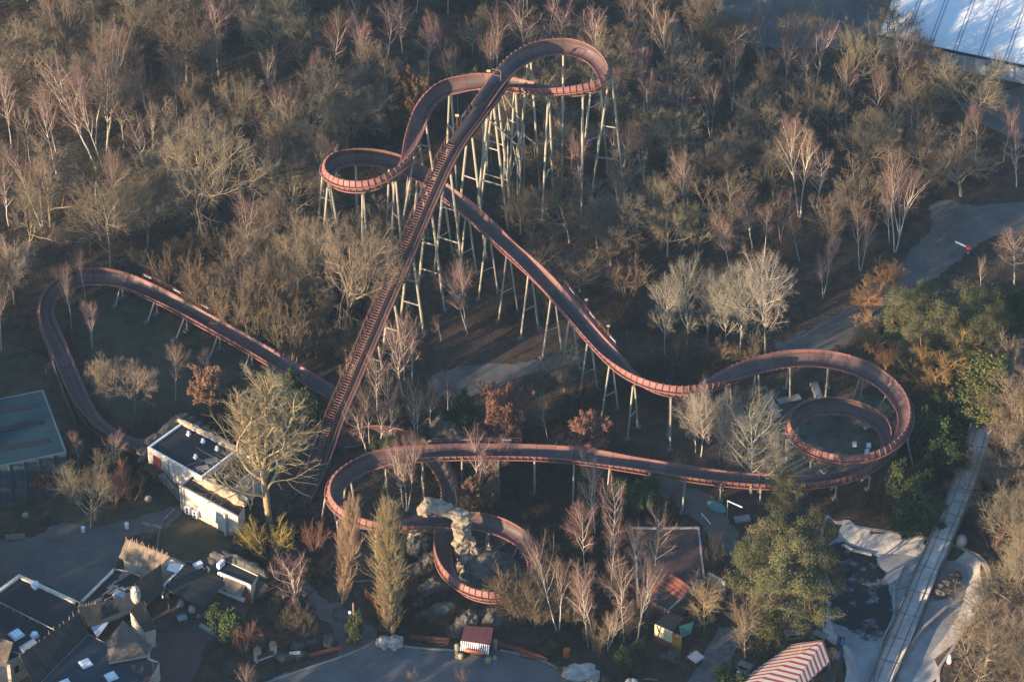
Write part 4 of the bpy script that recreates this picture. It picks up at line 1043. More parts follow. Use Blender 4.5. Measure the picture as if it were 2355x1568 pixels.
def block(parent, px, z, z0=0.0, wall=None, roof=None, inset=0.28, par_h=0.35, par_m=None, par_edges=None, name='wall'):
    """walls with a flat roof set behind a parapet; px outline measured at the parapet top"""
    t = pw(px, z); n = len(t); ar = sum(t[k].x * t[(k + 1) % n].y - t[(k + 1) % n].x * t[k].y for k in range(n))
    idx = list(range(n))
    if ar < 0: t = t[::-1]; idx = idx[::-1]
    base = parent.location; b = MB()
    for k in range(n):
        a, c = t[k], t[(k + 1) % n]; b.quad(up(a, z0), up(c, z0), c, a)
    b.build(name, wall or M_white, parent, base=base)
    b = MB(); b.poly([up(p, z - par_h) for p in t]); b.build('roof', roof or M_felt, parent, base=base)
    b = MB()
    for k in range(n):
        e = idx[k] if ar > 0 else idx[(k + 1) % n]
        if par_edges is not None and e not in par_edges: continue
        a, c = t[k], t[(k + 1) % n]; d = (c - a).normalized(); nn = Vector((-d.y, d.x, 0)) * inset
        b.quad(a + Vector((0, 0, .003)), c + Vector((0, 0, .003)), c + nn - d * inset + Vector((0, 0, .003)), a + nn + d * inset + Vector((0, 0, .003)))
        b.quad(c + nn - d * inset, a + nn + d * inset, up(a + nn + d * inset, z - par_h), up(c + nn - d * inset, z - par_h)); b.quad(a, c, c + Vector((0, 0, .003)), a + Vector((0, 0, .003)))
    if b.f: b.build('parapet', par_m or M_conc, parent, base=base)
    return t
def part(b, name, m, parent): return b.build(name, m, parent, base=parent.location)
def roof_unit(parent, px, py, z, sz, name='roof_vent', m=None, rz=0.5, m2=None):
    c = P(px, py, z); b = MB(); b.box(c + Vector((0, 0, sz[2] / 2)), sz, rz)
    if name == 'roof_vent': b.tube(c + Vector((0, 0, sz[2])), c + Vector((0, 0, sz[2] + 0.35)), sz[0] * 0.36, sz[0] * 0.30, 10); b.tube(c + Vector((0, 0, sz[2] + 0.35)), c + Vector((0, 0, sz[2] + 0.5)), sz[0] * 0.5, sz[0] * 0.2, 10)
    if name == 'skylight':
        b = MB(); hx, hy = sz[0] / 2, sz[1] / 2; M = Matrix.Translation(c) @ Matrix.Rotation(rz, 4, 'Z'); lo = [M @ Vector(p) for p in ((-hx, -hy, 0), (hx, -hy, 0), (hx, hy, 0), (-hx, hy, 0))]; hi = [M @ Vector((p[0] * 0.75, p[1] * 0.75, sz[2])) for p in ((-hx, -hy), (hx, -hy), (hx, hy), (-hx, hy))]
        for k in range(4): b.quad(lo[k], lo[(k + 1) % 4], hi[(k + 1) % 4], hi[k])
        b.quad(*hi)
    return part(b, name, m or M_whitem, parent)
# white flat roofed building (station)
WB = thing('flat_roofed_building', 'white two level building with black flat roofs, rocky parapet and outside stair', 'building', P(450, 1120, 0))
A, B, D_, C = (339, 1027.5), (418.5, 970.5), (545.5, 1034), (463.7, 1097.4)
t = block(WB, [A, B, D_, C], 6.0, par_m=M_whitem, par_h=0.3)
block(WB, [(463.9, 1098.2), (546, 1034.8), (604, 1067), (523, 1131)], 5.2, par_m=M_conc, par_edges=[2], name='annex_wall')
block(WB, [(412, 1115), (436.5, 1098), (562, 1163), (547, 1188)], 4.9, roof=M_litter, par_edges=[0, 3], par_h=0.25, name='wing_wall')
a3, c3 = P(*A, 6.0), P(*C, 6.0); dr = (c3 - a3).normalized(); out = Vector((dr.y, -dr.x, 0))
if out.dot(Vector((-1, -1, 0))) < 0: out = -out
rzW = math.atan2(dr.y, dr.x)
for px, py in ((434, 1000), (467, 1017), (499, 1034), (450, 1053)): roof_unit(WB, px, py, 5.7, (0.55, 0.55, 0.3), rz=rzW)
for px, py in ((486, 1059), (465, 1076)): roof_unit(WB, px, py, 5.7, (1.9, 0.9, 0.12), 'roof_hatch', M_conc, rz=rzW + 0.95)
b = MB(); dpos = a3 + dr * 1.9 + out * 0.06; b.box(up(dpos, 4.0), (1.5, 0.12, 2.1), rzW); o = part(b, 'door', M_red, WB)
b = MB(); b.box(up(dpos + out * 0.05 + dr * 0.5, 4.0), (0.06, 0.08, 0.3), rzW); b.build('handle', M_metal, o, base=WB.location)
b = MB(); l0 = up(a3 + dr * 0.4 + out * 0.9, 2.9); l1 = up(a3 + dr * 3.2 + out * 0.9, 2.9); b.beam(l0, l1, 1.6, 0.16); part(b, 'landing', M_wood_d, WB)
st = MB(); rl = MB(); e0 = l1; e1 = up(a3 + dr * 7.6 + out * 1.0, 0.1)
for k in range(15):
    q = e0.lerp(e1, (k + 0.5) / 15); st.box(q, (0.34, 1.3, 0.07), rzW)
part(st, 'stair_treads', M_conc, WB)
for sd in (-0.68, 0.68):
    rl.beam(e0 + out * sd, e1 + out * sd, 0.08, 0.28); rl.path([e0 + out * sd + Vector((0, 0, 1)), e1 + out * sd + Vector((0, 0, 1))], 0.04, 5)
    for k in range(6): q = e0.lerp(e1, k / 5) + out * sd; rl.tube(q, q + Vector((0, 0, 1)), 0.035, n=5)
for k in range(4): q = l0.lerp(l1, k / 3) + out * 0.75; rl.tube(up(q, 0), q + Vector((0, 0, 1)), 0.06, n=5)
part(rl, 'stair_railing', M_wood_d, WB)
w0 = P(412, 1115, 4.9); w1 = P(547, 1188, 4.9); wd = (w1 - w0).normalized(); wo = Vector((wd.y, -wd.x, 0)); wo = wo if wo.y < 0 else -wo
for k, f in enumerate((0.16, 0.29)):
    c = up(w0.lerp(w1, f) + wo * 0.35, 1.15); b = MB(); b.box(c, (1.0, 0.6, 1.3), math.atan2(wd.y, wd.x)); o = part(b, 'cooling_unit', M_whitem, WB)
    b = MB()
    for zz in (-0.3, 0.3): b.tube(c + wo * 0.3 + Vector((0, 0, zz)), c + wo * 0.33 + Vector((0, 0, zz)), 0.26, n=14)
    b.build('fan_grille', M_black, o, base=WB.location)
b = MB()
for f in (0.03, 0.08): q = w0.lerp(w1, f) + wo * 0.08; b.tube(up(q, 0.2), up(q, 4.6), 0.07, n=6); part(b, 'drain_pipe', M_metal, WB); b = MB()
q = a3 + dr * 4.2 + out * 0.08; b.tube(up(q, 0), up(q, 5.8), 0.09, n=6); part(b, 'drain_pipe', M_metal, WB)
b = MB(); q = a3 + dr * 9.2 + out * 0.3; b.box(up(q, 5.0), (0.25, 0.5, 0.4), rzW); part(b, 'floodlight', M_black, WB)
b = MB(); b.box(up(w0.lerp(w1, 0.80) + wo * 0.25, 2.2), (0.35, 0.5, 4.4), math.atan2(wd.y, wd.x)); part(b, 'buttress', M_white, WB)
# ---- rocks
def rock_mesh(name, blobs, seed=0, m=None, amp=0.28, sub=3, parent=None, base=None, freq=0.55):
    import bmesh
    bm = bmesh.new()
    for k, bl in enumerate(blobs):
        c, r = Vector(bl[0]), bl[1]; sc = bl[2] if len(bl) > 2 else (1, 1, 1); rz = bl[3] if len(bl) > 3 else 0.0
        tmp = bmesh.ops.create_icosphere(bm, subdivisions=sub, radius=1.0)
        Rz = Matrix.Rotation(rz, 3, 'Z')
        for v in tmp['verts']:
            d = v.co.copy(); p = Vector((d.x * sc[0], d.y * sc[1], d.z * sc[2])) * r
            nz = noise.fractal(d * 1.3 / max(freq, 0.01) * 0.6 + Vector((seed * 7.1 + k * 3.3, k * 1.7, seed)), 0.8, 2.0, 5)
            cell = noise.voronoi(d * 1.5 + Vector((k * 2.1 + seed, 0, 0)))[0][0]
            v.co = Rz @ (p * (1 + amp * nz + amp * 1.3 * (cell - 0.35) + amp * 0.35 * noise.noise(d * 6.0 + Vector((k, seed, 0))))) + c
    me = bpy.data.meshes.new(name)
    if base is not None: bmesh.ops.translate(bm, verts=bm.verts, vec=-Vector(base))
    bm.to_mesh(me); bm.free(); return link(name, me, m or M_stone, parent)
def boulder(name, label, px, py, r, z=None, sc=(1, 1, 0.8), m=None, cat='rock', group=None, seed=None, rz=0.3):
    c = P(px, py, r * 0.5 if z is None else z); o = rock_mesh(name, [((0, 0, 0), r, sc, rz)], seed if seed is not None else int(px + py), m); o.location = c; return tag(o, label, cat, group)
# rocky rim around the station roof
b_ = [(P(x, y, z - .3), r * .62, (1.7, 0.9, 0.8), 0.75) for x, y, z, r in ((329, 1035, 4.6, 1.1), (331, 1052, 3.0, 1.0), (345, 1012, 5.2, 0.9), (358, 1003, 5.3, 1.0), (376, 992, 5.4, 1.1), (392, 978, 5.6, 1.3), (406, 966, 5.9, 1.2), (420, 961, 6.0, 1.2), (436, 968, 5.9, 1.1), (452, 977, 5.8, 1.0), (470, 986, 5.8, 0.9), (334, 1070, 1.6, 1.0))]
rk = rock_mesh('rock_edging', b_, 3, parent=WB, base=WB.location, sub=2)
b_ = [(P(418.5, 969, 6.1).lerp(P(545.5, 1032.5, 6.1), k / 11), 0.55 + 0.15 * (k % 3), (1.5, 0.6, 0.6), -0.5) for k in range(12)]
rock_mesh('rock_edging', b_, 5, parent=WB, base=WB.location, sub=2, m=mat('warm_rock', (0.46, 0.35, 0.23), (0.24, 0.18, 0.12), scale=0.9, rough=1, bump=0.6, bscale=2))
b_ = [(P(466, 1103, 4.9).lerp(P(548, 1150, 4.9), k / 8), 0.8 + 0.15 * (k % 3), (1.4, 0.8, 0.8), -0.5) for k in range(9)]
rock_mesh('rock_edging', b_, 6, parent=WB, base=WB.location, sub=2, m=MATS['warm_rock'])
# ---- blue hall
BH = thing('blue_hall', 'large hall with a dark teal roof and three black skylight strips at left edge', 'building', P(30, 1060, 0))
hp = [(-90, 936), (98, 898), (152, 1040), (-90, 1090)]; tz = pw(hp, 8.0); nB = MB()
for k in range(4): a, c = tz[k], tz[(k + 1) % 4]; nB.quad(up(c, 0), up(a, 0), a, c)
part(nB, 'wall', M_bluewall, BH)
b = MB(); b.poly([p + Vector((0, 0, 0.0)) for p in tz[::-1]]); part(b, 'roof', M_blueroof, BH)
b = MB()
for k in range(4): b.beam(tz[k] + Vector((0, 0, .08)), tz[(k + 1) % 4] + Vector((0, 0, .03)), 0.26, 0.10)
part(b, 'eave_trim', mat('pale_blue_trim', (0.05, 0.09, 0.105), (0.04, 0.075, 0.09), scale=1, rough=0.5), BH)
for (x0, y0, x1, y1) in ((-30, 952, 77, 933), (-30, 993, 95, 973), (-30, 1038, 110, 1014)):
    b = MB(); b.beam(P(x0, y0, 8.12), P(x1, y1, 8.05), 0.95, 0.08); part(b, 'skylight_strip', M_black, BH)
b = MB()
for k in range(4): q = tz[3].lerp(tz[2], 0.45 + k * 0.14); b.beam(up(q, 0), up(q, 7.9) , 0.3, 0.3)
part(b, 'wall_rib', M_bluewall, BH)
# ---- Gaulish style village roofs, lower left
VL = thing('village_block', 'long low block with dark flat roof, pale parapet and a steep dark timber roof skirt', 'building', P(100, 1430, 0))
block(VL, [(43.6, 1319), (183, 1383), (176, 1412), (52, 1503), (-90, 1570), (-90, 1418)], 5.0, par_m=M_white, par_h=0.4, par_edges=[0, 5], inset=0.5, wall=M_white)
sk = MB(); sk.slab(P(181, 1408, 6.2), P(46, 1507, 6.2), P(80, 1580, 3.6), P(204, 1456, 3.6), 0.2); part(sk, 'timber_roof', M_plank_d, VL)
sk = MB(); sk.slab(P(179, 1394, 5.8), P(263, 1376, 5.8), P(290, 1402, 4.0), P(206, 1434, 4.0), 0.2); part(sk, 'timber_roof', M_plank_d, VL)
b = MB(); rr = random.Random(2)
for k in range(26):
    q = P(179, 1394, 5.8).lerp(P(263, 1376, 5.8), k / 25) if k < 13 else P(181, 1408, 6.2).lerp(P(46, 1507, 6.2), (k - 13) / 12)
    b.tube(q - Vector((0, 0, .2)), q + Vector((rr.gauss(0, .1), rr.gauss(0, .1), rr.uniform(0.2, 0.75))), 0.09, 0.04, 6)
part(b, 'stake_tips', M_wood_l, VL)['kind'] = 'stuff'
block(VL, [(261, 1306), (183, 1383), (198, 1394), (262, 1378), (318, 1350), (322, 1322), (296, 1312)], 4.2, par_edges=[0], par_m=M_white, inset=0.4, name='annex_wall')
roof_unit(VL, 38, 1459, 4.6, (1.9, 1.9, 0.35), 'skylight', rz=0.7); roof_unit(VL, 82, 1349, 4.6, (1.0, 1.0, 0.5), rz=0.7); roof_unit(VL, 80, 1464, 4.6, (1.0, 1.0, 0.4), rz=0.7)
roof_unit(VL, 66, 1492, 4.6, (2.6, 1.2, 0.9), 'cooling_unit', M_metal, rz=0.75)
b = MB(); q0, q1 = P(-5, 1382, 5.2), P(122, 1446, 5.2); b.tube(q0, q1, 0.05, n=5)
for k in range(8): q = q0.lerp(q1, k / 7); b.tube(up(q, 4.6), q, 0.05, n=5)
part(b, 'roof_cable', M_metal, VL)
b = MB(); rr = random.Random(4)
for k in range(16):
    q = P(218, 1392, 4.4).lerp(P(292, 1318, 4.4), k / 15) + Vector((rr.gauss(0, .3), rr.gauss(0, .3), 0)); b.beam(q, q + Vector((rr.uniform(0.4, 1.6), rr.uniform(0.4, 1.2), rr.uniform(-.1, .3))), 0.22, 0.18)
for k in range(10):
    q = P(246, 1355, 4.4) + Vector((k * 0.35, rr.gauss(0, .4), 0)); b.beam(q, q + Vector((1.0, rr.gauss(0, .5), 0.2)), 0.25, 0.22)
part(b, 'log_stack', mat('pale_logs', (0.35, 0.29, 0.22), (0.14, 0.12, 0.10), scale=2.5, rough=1), VL)['kind'] = 'stuff'
roof_unit(VL, 275, 1369, 4.2, (2.0, 1.4, 0.5), 'skylight', M_metal, rz=-0.4)
# plank roofed longhouse with cross wing
LH = thing('longhouse', 'rustic longhouse with steep pale plank roof, stakes along the ridge and a cross wing', 'building', P(335, 1340, 0))
def gable(parent, r0, r1, e0, e1, zr, ze, m, back=None, wallm=None):
    ra, rb, ea, eb = P(*r0, zr), P(*r1, zr), P(*e0, ze), P(*e1, ze); s = MB(); s.slab(ra, rb, eb, ea, 0.2); part(s, 'plank_roof', m, parent)
    fa = ra + (ra - ea); fb = rb + (rb - eb); fa.z = fb.z = ze; s = MB(); s.slab(rb + Vector((0, 0, .003)), ra + Vector((0, 0, .003)), fa, fb, 0.2); part(s, 'plank_roof', m, parent)
    w = MB()
    def ins(p, q): return p.lerp(q, 0.07)
    ia, ib, ic, id_ = ins(ea, fb), ins(eb, fa), ins(fb, ea), ins(fa, eb); ring = [ia, ib, ic, id_]
    for k in range(4): a, c = ring[k], ring[(k + 1) % 4]; w.quad(up(a, 0), up(c, 0), up(c, ze - 0.15), up(a, ze - 0.15))
    for (p, q, r_) in ((ib, ic, rb), (id_, ia, ra)): mid = up((p + q) / 2, zr - 0.3); w.poly([up(p, ze - 0.15), up(q, ze - 0.15), mid])
    part(w, 'wall', wallm or M_white, parent)
gable(LH, (290, 1239), (390, 1279), (273, 1282), (352, 1318), 6.6, 3.9, M_plank)
sk = MB(); sk.slab(P(370, 1298, 5.6), P(311, 1341, 5.6), P(338, 1393, 3.4), P(377, 1357, 3.4), 0.2); part(sk, 'cross_roof', M_plank_b, LH)
sk = MB(); sk.slab(P(311, 1340, 5.59), P(369, 1297, 5.59), P(345, 1318, 4.0), P(297, 1360, 4.0), 0.2); part(sk, 'cross_roof', M_plank_b, LH)
b = MB(); rr = random.Random(3)
for k in range(22): q = P(290, 1239, 6.6).lerp(P(390, 1279, 6.6), k / 21); b.tube(q, q + Vector((rr.gauss(0, .12), rr.gauss(0, .12), rr.uniform(.2, .9))), 0.09, 0.04, 6)
part(b, 'stake_tips', M_wood_l, LH)['kind'] = 'stuff'
b = MB(); w0_, w1_ = P(373, 1356, 3.0), P(426, 1302, 3.0); b.beam(up(w0_, 2.4), up(w1_, 2.4), 0.3, 2.4); part(b, 'timbered_wall', M_whitem, LH)
b = MB(); nn = Vector(((w1_ - w0_).y, -(w1_ - w0_).x, 0)).normalized()
for k in range(4):
    f0, f1 = k / 4, (k + 0.8) / 4
    for sgn in (1, -1): o2 = nn * 0.17 * sgn; b.beam(up(w0_.lerp(w1_, f0) + o2, 1.3), up(w0_.lerp(w1_, f1) + o2, 3.5), 0.06, 0.5)
part(b, 'timber_brace', M_wood_d, LH)
sk = MB(); sk.slab(P(394, 1280, 5.2), P(425, 1296, 4.4), P(409, 1318, 4.0), P(383, 1309, 4.6), 0.12); part(sk, 'gable_board', M_whitem, LH)
o = rock_mesh('menhir', [((0, 0, 1.7), 1.75, (0.42, 0.42, 1.0))], 8, M_stone_l, amp=0.12); o.location = P(314, 1386, 4.0); tag(o, 'tall pale rough menhir standing up between the longhouse roofs', 'menhir')
# dark plank pavilion
PV = thing('pavilion', 'open pavilion with a single black plank roof on posts beside the brick courtyard', 'pavilion', P(440, 1370, 0))
pr = [P(425, 1296, 4.2), P(380, 1354, 4.2), P(470, 1395, 3.2), P(521, 1333, 3.2)]
sk = MB(); sk.slab(*pr, 0.18); part(sk, 'roof', M_plank_d, PV)
for p in pr: b = MB(); q = p.lerp((pr[0] + pr[2]) / 2, 0.08); b.tube(up(q, 0), q - Vector((0, 0, .2)), 0.14, n=8); part(b, 'post', M_wood_d, PV)
b = MB(); b.box(P(455, 1300, 3.4), (1.4, 0.7, 0.9), 0.6); tag(b.build('roof_box', M_whitem), 'small pale box at the back of the black pavilion roof', 'box')
# kiosk with flat roof and rock rim
KK = thing('kiosk', 'half timbered kiosk with black flat roof, rocky rim and red door', 'kiosk', P(540, 1370, 0))
kt = block(KK, [(516, 1287), (593, 1322.6), (577, 1346), (500, 1314.7)], 3.9, par_edges=[2], par_m=M_whitem, inset=0.25, par_h=0.2)
roof_unit(KK, 508, 1302, 3.75, (1.3, 0.6, 1.0), 'cooling_unit', M_whitem, rz=1.0)
k0, k1 = P(500, 1314.7, 3.9), P(577, 1346, 3.9); kd = (k1 - k0).normalized(); ko = Vector((kd.y, -kd.x, 0)); ko = ko if ko.y < 0 else -ko; rk_ = math.atan2(kd.y, kd.x)
sk = MB(); g0, g1 = k0.lerp(k1, 0.22), k0.lerp(k1, 0.85); sk.slab(up(g0, 3.55), up(g1, 3.55), up(g1 + ko * 1.6, 2.7), up(g0 + ko * 1.6, 2.7), 0.1); part(sk, 'canopy', M_plank, KK)
b = MB()
for k in range(9):
    q = k0.lerp(k1, 0.05 + k * 0.1) + ko * 0.05; b.beam(up(q, 0.7), up(q, 3.5), 0.16, 0.08)
    if k % 2: b.beam(up(q, 0.8), up(q + kd * 0.85, 2.6), 0.08, 0.16)
b.beam(up(k0 + ko * 0.06, 1.0), up(k1 + ko * 0.06, 1.0), 0.1, 0.18); part(b, 'timber_frame', M_wood_d, KK)
b = MB(); b.box(up(k0.lerp(k1, 0.90) + ko * 0.1, 1.15), (1.1, 0.1, 2.3), rk_); part(b, 'door', M_red, KK)
b = MB(); b.box(up(k0.lerp(k1, 0.45) + ko * 0.35, 0.75), (4.5, 0.6, 0.5), rk_); part(b, 'counter', M_whitem, KK)
rock_mesh('rock_edging', [(P(x, y, z - .2), r * .75, (1.7, 1.0, 1.1), -0.45) for x, y, z, r in ((490, 1300, 2.8, 1.5), (485, 1316, 1.8, 1.4), (503, 1285, 3.6, 1.2), (520, 1280, 3.9, 1.0), (540, 1288, 4.0, 1.0), (560, 1297, 4.0, 1.0), (578, 1306, 3.9, 1.1), (596, 1318, 3.5, 1.2), (592, 1345, 2.2, 1.3), (588, 1365, 1.0, 1.3))], 11, parent=KK, base=KK.location, sub=2)
# pyramid thatched roof
PY = thing('thatched_pavilion', 'pavilion under a pointed grey brown thatched pyramid roof with pale eaves', 'pavilion', P(300, 1520, 0))
ap = P(283, 1425, 6.8); cs = [P(246, 1473, 4.0), P(252.7, 1523, 4.0), P(337.6, 1507.5, 4.0), P(350, 1485, 4.0), P(302, 1452, 4.0)]
b = MB()
for k in range(5): b.poly([cs[k], cs[(k + 1) % 5], ap])
part(b, 'thatched_roof', M_thatch, PY)
b = MB()
for k in range(5): b.beam(cs[k] - Vector((0, 0, .1)), cs[(k + 1) % 5] - Vector((0, 0, .1)), 0.18, 0.22)
part(b, 'eave_board', M_conc, PY)
b = MB(); ce = sum(cs, Vector()) / 5
for k in range(5): a, c = cs[k].lerp(ce, .12), cs[(k + 1) % 5].lerp(ce, .12); b.quad(up(a, 0), up(c, 0), up(c, 3.9), up(a, 3.9))
part(b, 'wall', M_white, PY)
BP = thing('plank_shed', 'shed with brown plank roof beside the pointed thatched roof', 'shed', P(330, 1440, 0))
q4 = [P(328, 1379, 5.4), P(297, 1402, 5.4), P(334, 1452, 3.9), P(358, 1444, 3.9)]; sk = MB(); sk.slab(*q4, 0.18); part(sk, 'roof', M_plank_b, BP)
b = MB(); ce = sum(q4, Vector()) / 4
for k in range(4): a, c = q4[k].lerp(ce, .08), q4[(k + 1) % 4].lerp(ce, .08); b.quad(up(a, 0), up(c, 0), c - Vector((0, 0, .25)), a - Vector((0, 0, .25)))
part(b, 'wall', M_white, BP)
BR = thing('dark_roofed_building', 'wide building with a blue black felt roof and square skylights at the bottom left', 'building', P(220, 1560, 0))
block(BR, [(203, 1457), (242, 1477), (250.5, 1526), (337.6, 1510), (366, 1521), (338, 1575), (320, 1660), (20, 1660), (92, 1570)], 3.6, roof=M_slate, par_edges=[3], par_m=M_conc, inset=0.25, par_h=0.1)
for px, py in ((197, 1525), (256, 1555), (150, 1572)): roof_unit(BR, px, py, 3.55, (1.7, 1.7, 0.3), 'skylight', rz=0.55)
sk = MB(); sk.slab(P(209, 1441, 4.2), P(250, 1429, 4.2), P(238, 1448, 4.0), P(224, 1465, 4.0), 0.06); tag(sk.build('canvas_sail', mat('pale_canvas', (0.42, 0.47, 0.52), (0.25, 0.28, 0.32), scale=1.2, rough=0.8)), 'small pale blue canvas sail between two dark roofs', 'sail')
WH = thing('white_hut', 'whitewashed hut with a shaggy plank roof at the bottom left corner', 'hut', P(20, 1560, 0))
hb = [P(-60, 1520, 5.0), P(22, 1521, 5.0), P(51, 1502, 5.0), P(-30, 1478, 5.0)]; b = MB()
for k in range(4): a, c = hb[k], hb[(k + 1) % 4]; b.quad(up(a, 0), up(c, 0), c, a)
part(b, 'wall', M_white, WH); sk = MB(); sk.slab(P(-40, 1450, 6.4), P(30, 1476, 6.4), P(14, 1530, 4.9), P(-70, 1524, 4.9), 0.25); part(sk, 'plank_roof', M_plank, WH)
b = MB(); m0 = hb[1].lerp(hb[2], 0.45); fn = Vector(((hb[2] - hb[1]).y, -(hb[2] - hb[1]).x, 0)).normalized(); b.box(up(m0 + fn * 0.02, 2.7), (0.8, 0.14, 1.3), math.atan2((hb[2] - hb[1]).y, (hb[2] - hb[1]).x)); part(b, 'window', M_black, WH)
# courtyard items
def rail_fence(name, label, pts, h=1.1, rails=2, m=None, post_d=2.0, r=0.06, boards=False, cat='fence', base0=0.0):
    w_ = [P(x, y, base0) for x, y in pts]; e = thing(name, label, cat, w_[0]); rb = MB()
    tot = 0
    pb = MB()
    for a, c in zip(w_, w_[1:]):
        L = (c - a).length; n = max(1, int(L / post_d))
        for k in range(n + 1): q = a.lerp(c, k / n); pb.tube(q, q + Vector((0, 0, h + 0.1)), r, n=6)
        for j in range(rails):
            z = h * (j + 1) / rails; rb.beam(a + Vector((0, 0, z - (h / rails / 2 if boards else 0))), c + Vector((0, 0, z - (h / rails / 2 if boards else 0))), 0.05, (h / rails * 0.9) if boards else 0.10)
    part(pb, 'posts', m or M_wood_d, e)['kind'] = 'stuff'; part(rb, 'boards' if boards else 'rails', m or M_wood_d, e)['kind'] = 'stuff'
    return e
rail_fence('rail_fence', 'dark wooden rail fence across the brick courtyard below the pavilion', [(359, 1426), (405, 1432), (458, 1427)])
rail_fence('rail_fence', 'dark wooden rail fence crossing the brick courtyard to the pale kerb', [(359, 1461), (410, 1450), (460, 1438)])
b = MB(); b.beam(P(460, 1437, .25), P(498, 1458, .25), 0.5, 0.5); tag(b.build('low_wall', M_conc), 'short pale low wall at the courtyard corner beside the evergreen bush', 'wall')
b = MB(); b.beam(P(346, 1463, 1.1), P(357, 1450, 1.1), 0.12, 2.0); o = thing('notice_board', 'white notice board leaning by the thatched pavilion', 'board', P(350, 1466, 0)); part(b, 'panel', M_whitem, o); b = MB(); b.tube(P(346, 1463, 0), P(346, 1463, 1), .06); b.tube(P(357, 1450, 0), P(357, 1450, 1), .06); part(b, 'legs', M_wood_d, o)
def lathe(b, c, prof, n=14, mi=0):
    i0 = len(b.v)
    for r, z in prof:
        for k in range(n): t = 2 * math.pi * k / n; b.v.append(c + Vector((r * math.cos(t), r * math.sin(t), z)))
    for j in range(len(prof) - 1):
        for k in range(n): b.f.append((i0 + j * n + k, i0 + j * n + (k + 1) % n, i0 + (j + 1) * n + (k + 1) % n, i0 + (j + 1) * n + k)); b.mi.append(mi)
    b.f.append(tuple(i0 + (len(prof) - 1) * n + k for k in range(n))); b.mi.append(mi); b.uv += [(0, 0)] * (n * len(prof))
JAR = [(0.25, 0), (0.5, 0.25), (0.55, 0.7), (0.4, 1.1), (0.25, 1.2), (0.3, 1.3)]
for px, py, s, lb in ((416, 1394, 1.0, 'white stone jar under the front edge of the black pavilion roof'), (442, 1409, 1.1, 'larger white jar at the front corner of the black pavilion'), (457, 1421, .6, 'small white jar beside the rope barrier in the courtyard'), (472, 1417, .7, 'small pale jar right of the rope barrier')):
    b = MB(); lathe(b, Vector(), [(r * s, z * s) for r, z in JAR]); o = b.build('jar', M_stone_l, smooth=True); o.location = P(px, py, 0); tag(o, lb, 'jar')
o = thing('waste_bin', 'green lidded waste bin in the brick courtyard', 'bin', P(419, 1420, 0)); b = MB(); b.box(P(419, 1420, 0.55), (1.3, 0.9, 1.1), 0.3); part(b, 'body', M_green, o); b = MB(); b.box(P(419, 1420, 1.16), (1.4, 1.0, 0.12), 0.3); part(b, 'lid', M_metal, o)
# gate with two pillars
GT = thing('gateway', 'small gateway of two sunlit white pillars with brown doors', 'gate', P(610, 1515, 0))
for px, py in ((593, 1519), (629, 1506)):
    c = P(px, py, 0); b = MB(); b.box(c + Vector((0, 0, 1.15)), (0.85, 0.85, 2.3), 0.4); o = part(b, 'pillar', M_white, GT); b = MB(); lathe(b, c, [(0.5, 2.3), (0.55, 2.45), (0.35, 2.6), (0.15, 2.9)]); b.build('cap', mat('terracotta', (0.42, 0.20, 0.09), (0.3, 0.14, 0.07), scale=2, rough=0.9), o, base=GT.location)
b = MB(); b.beam(P(593, 1519, 1.0), P(629, 1506, 1.0), 0.12, 1.9); part(b, 'doors', mat('brown_door', (0.10, 0.045, 0.03), (0.06, 0.03, 0.02), scale=2), GT)
b = MB(); b.beam(P(593, 1519, 2.15), P(629, 1506, 2.15), 0.18, 0.14); part(b, 'top_rail', M_metal, GT)
o = thing('shelter', 'small shelter with a brown plank roof behind the white gate pillars', 'shelter', P(592, 1500, 0)); sk = MB(); q4 = [P(575, 1474, 2.9), P(604, 1462, 2.9), P(612, 1474, 2.4), P(586, 1494, 2.4)]; sk.slab(*q4, .12); part(sk, 'roof', M_plank_b, o)
for q in q4: b = MB(); b.tube(up(q, 0), q - Vector((0, 0, .1)), 0.08, n=6); part(b, 'post', M_wood_d, o)
o = thing('sign_board', 'small white sign board on the rocks right of the gateway', 'sign', P(678, 1502, 0)); b = MB(); b.box(P(678, 1502, 1.0), (1.6, 0.12, 0.8), 0.15); part(b, 'panel', M_whitem, o); b = MB(); b.tube(P(673, 1502, 0), P(673, 1502, .7), .06); b.tube(P(683, 1502, 0), P(683, 1502, .7), .06); part(b, 'legs', M_wood_d, o)
for k, (px, py, r) in enumerate(((645, 1510, .7), (655, 1512, .8), (668, 1509, .75), (688, 1508, .7), (698, 1505, .6), (684, 1487, .9), (759, 1473, 1.1), (712, 1480, .6), (725, 1477, .5))):
    boulder('roadside_rock', ('low grey rock just right of the white gate pillar', 'second grey rock right of the gate pillar', 'grey rock left below the white sign board', 'rock right below the white sign board', 'small rock farthest right of the sign board', 'upright rock standing behind the white sign board', 'large pale rock at the foot of the birch by the path', 'small rock in the verge between sign board and path', 'tiny rock near the path edge')[k], px, py, r, group='rocks beside the gateway')
def kerb(label, px, m=None):
    w_ = [P(x, y, .09) for x, y in smooth_poly(px, 4, False)]; b = MB()
    for a, c in zip(w_, w_[1:]): b.beam(a, c, .28, .18)
    tag(b.build('kerb', m or M_conc), label, 'kerb', kind='structure')
def marking(label, x0, y0, x1, y1, wd=.18):
    a, c = P(x0, y0, .03), P(x1, y1, .03); d = (c - a).normalized(); n_ = Vector((-d.y, d.x, 0)) * wd / 2; b = MB(); b.quad(a - n_, c - n_, c + n_, a + n_); tag(b.build('pavement_marking', mat('faded_line', (.24, .24, .23), (.13, .13, .13), scale=1.5, rough=.9, lo=.4, hi=.6)), label, 'marking', kind='structure')
marking('faded pale line across the plaza', 328, 1202, 374, 1212, .5); marking('faded pale line along the plaza', 374, 1196, 402, 1168, .3)
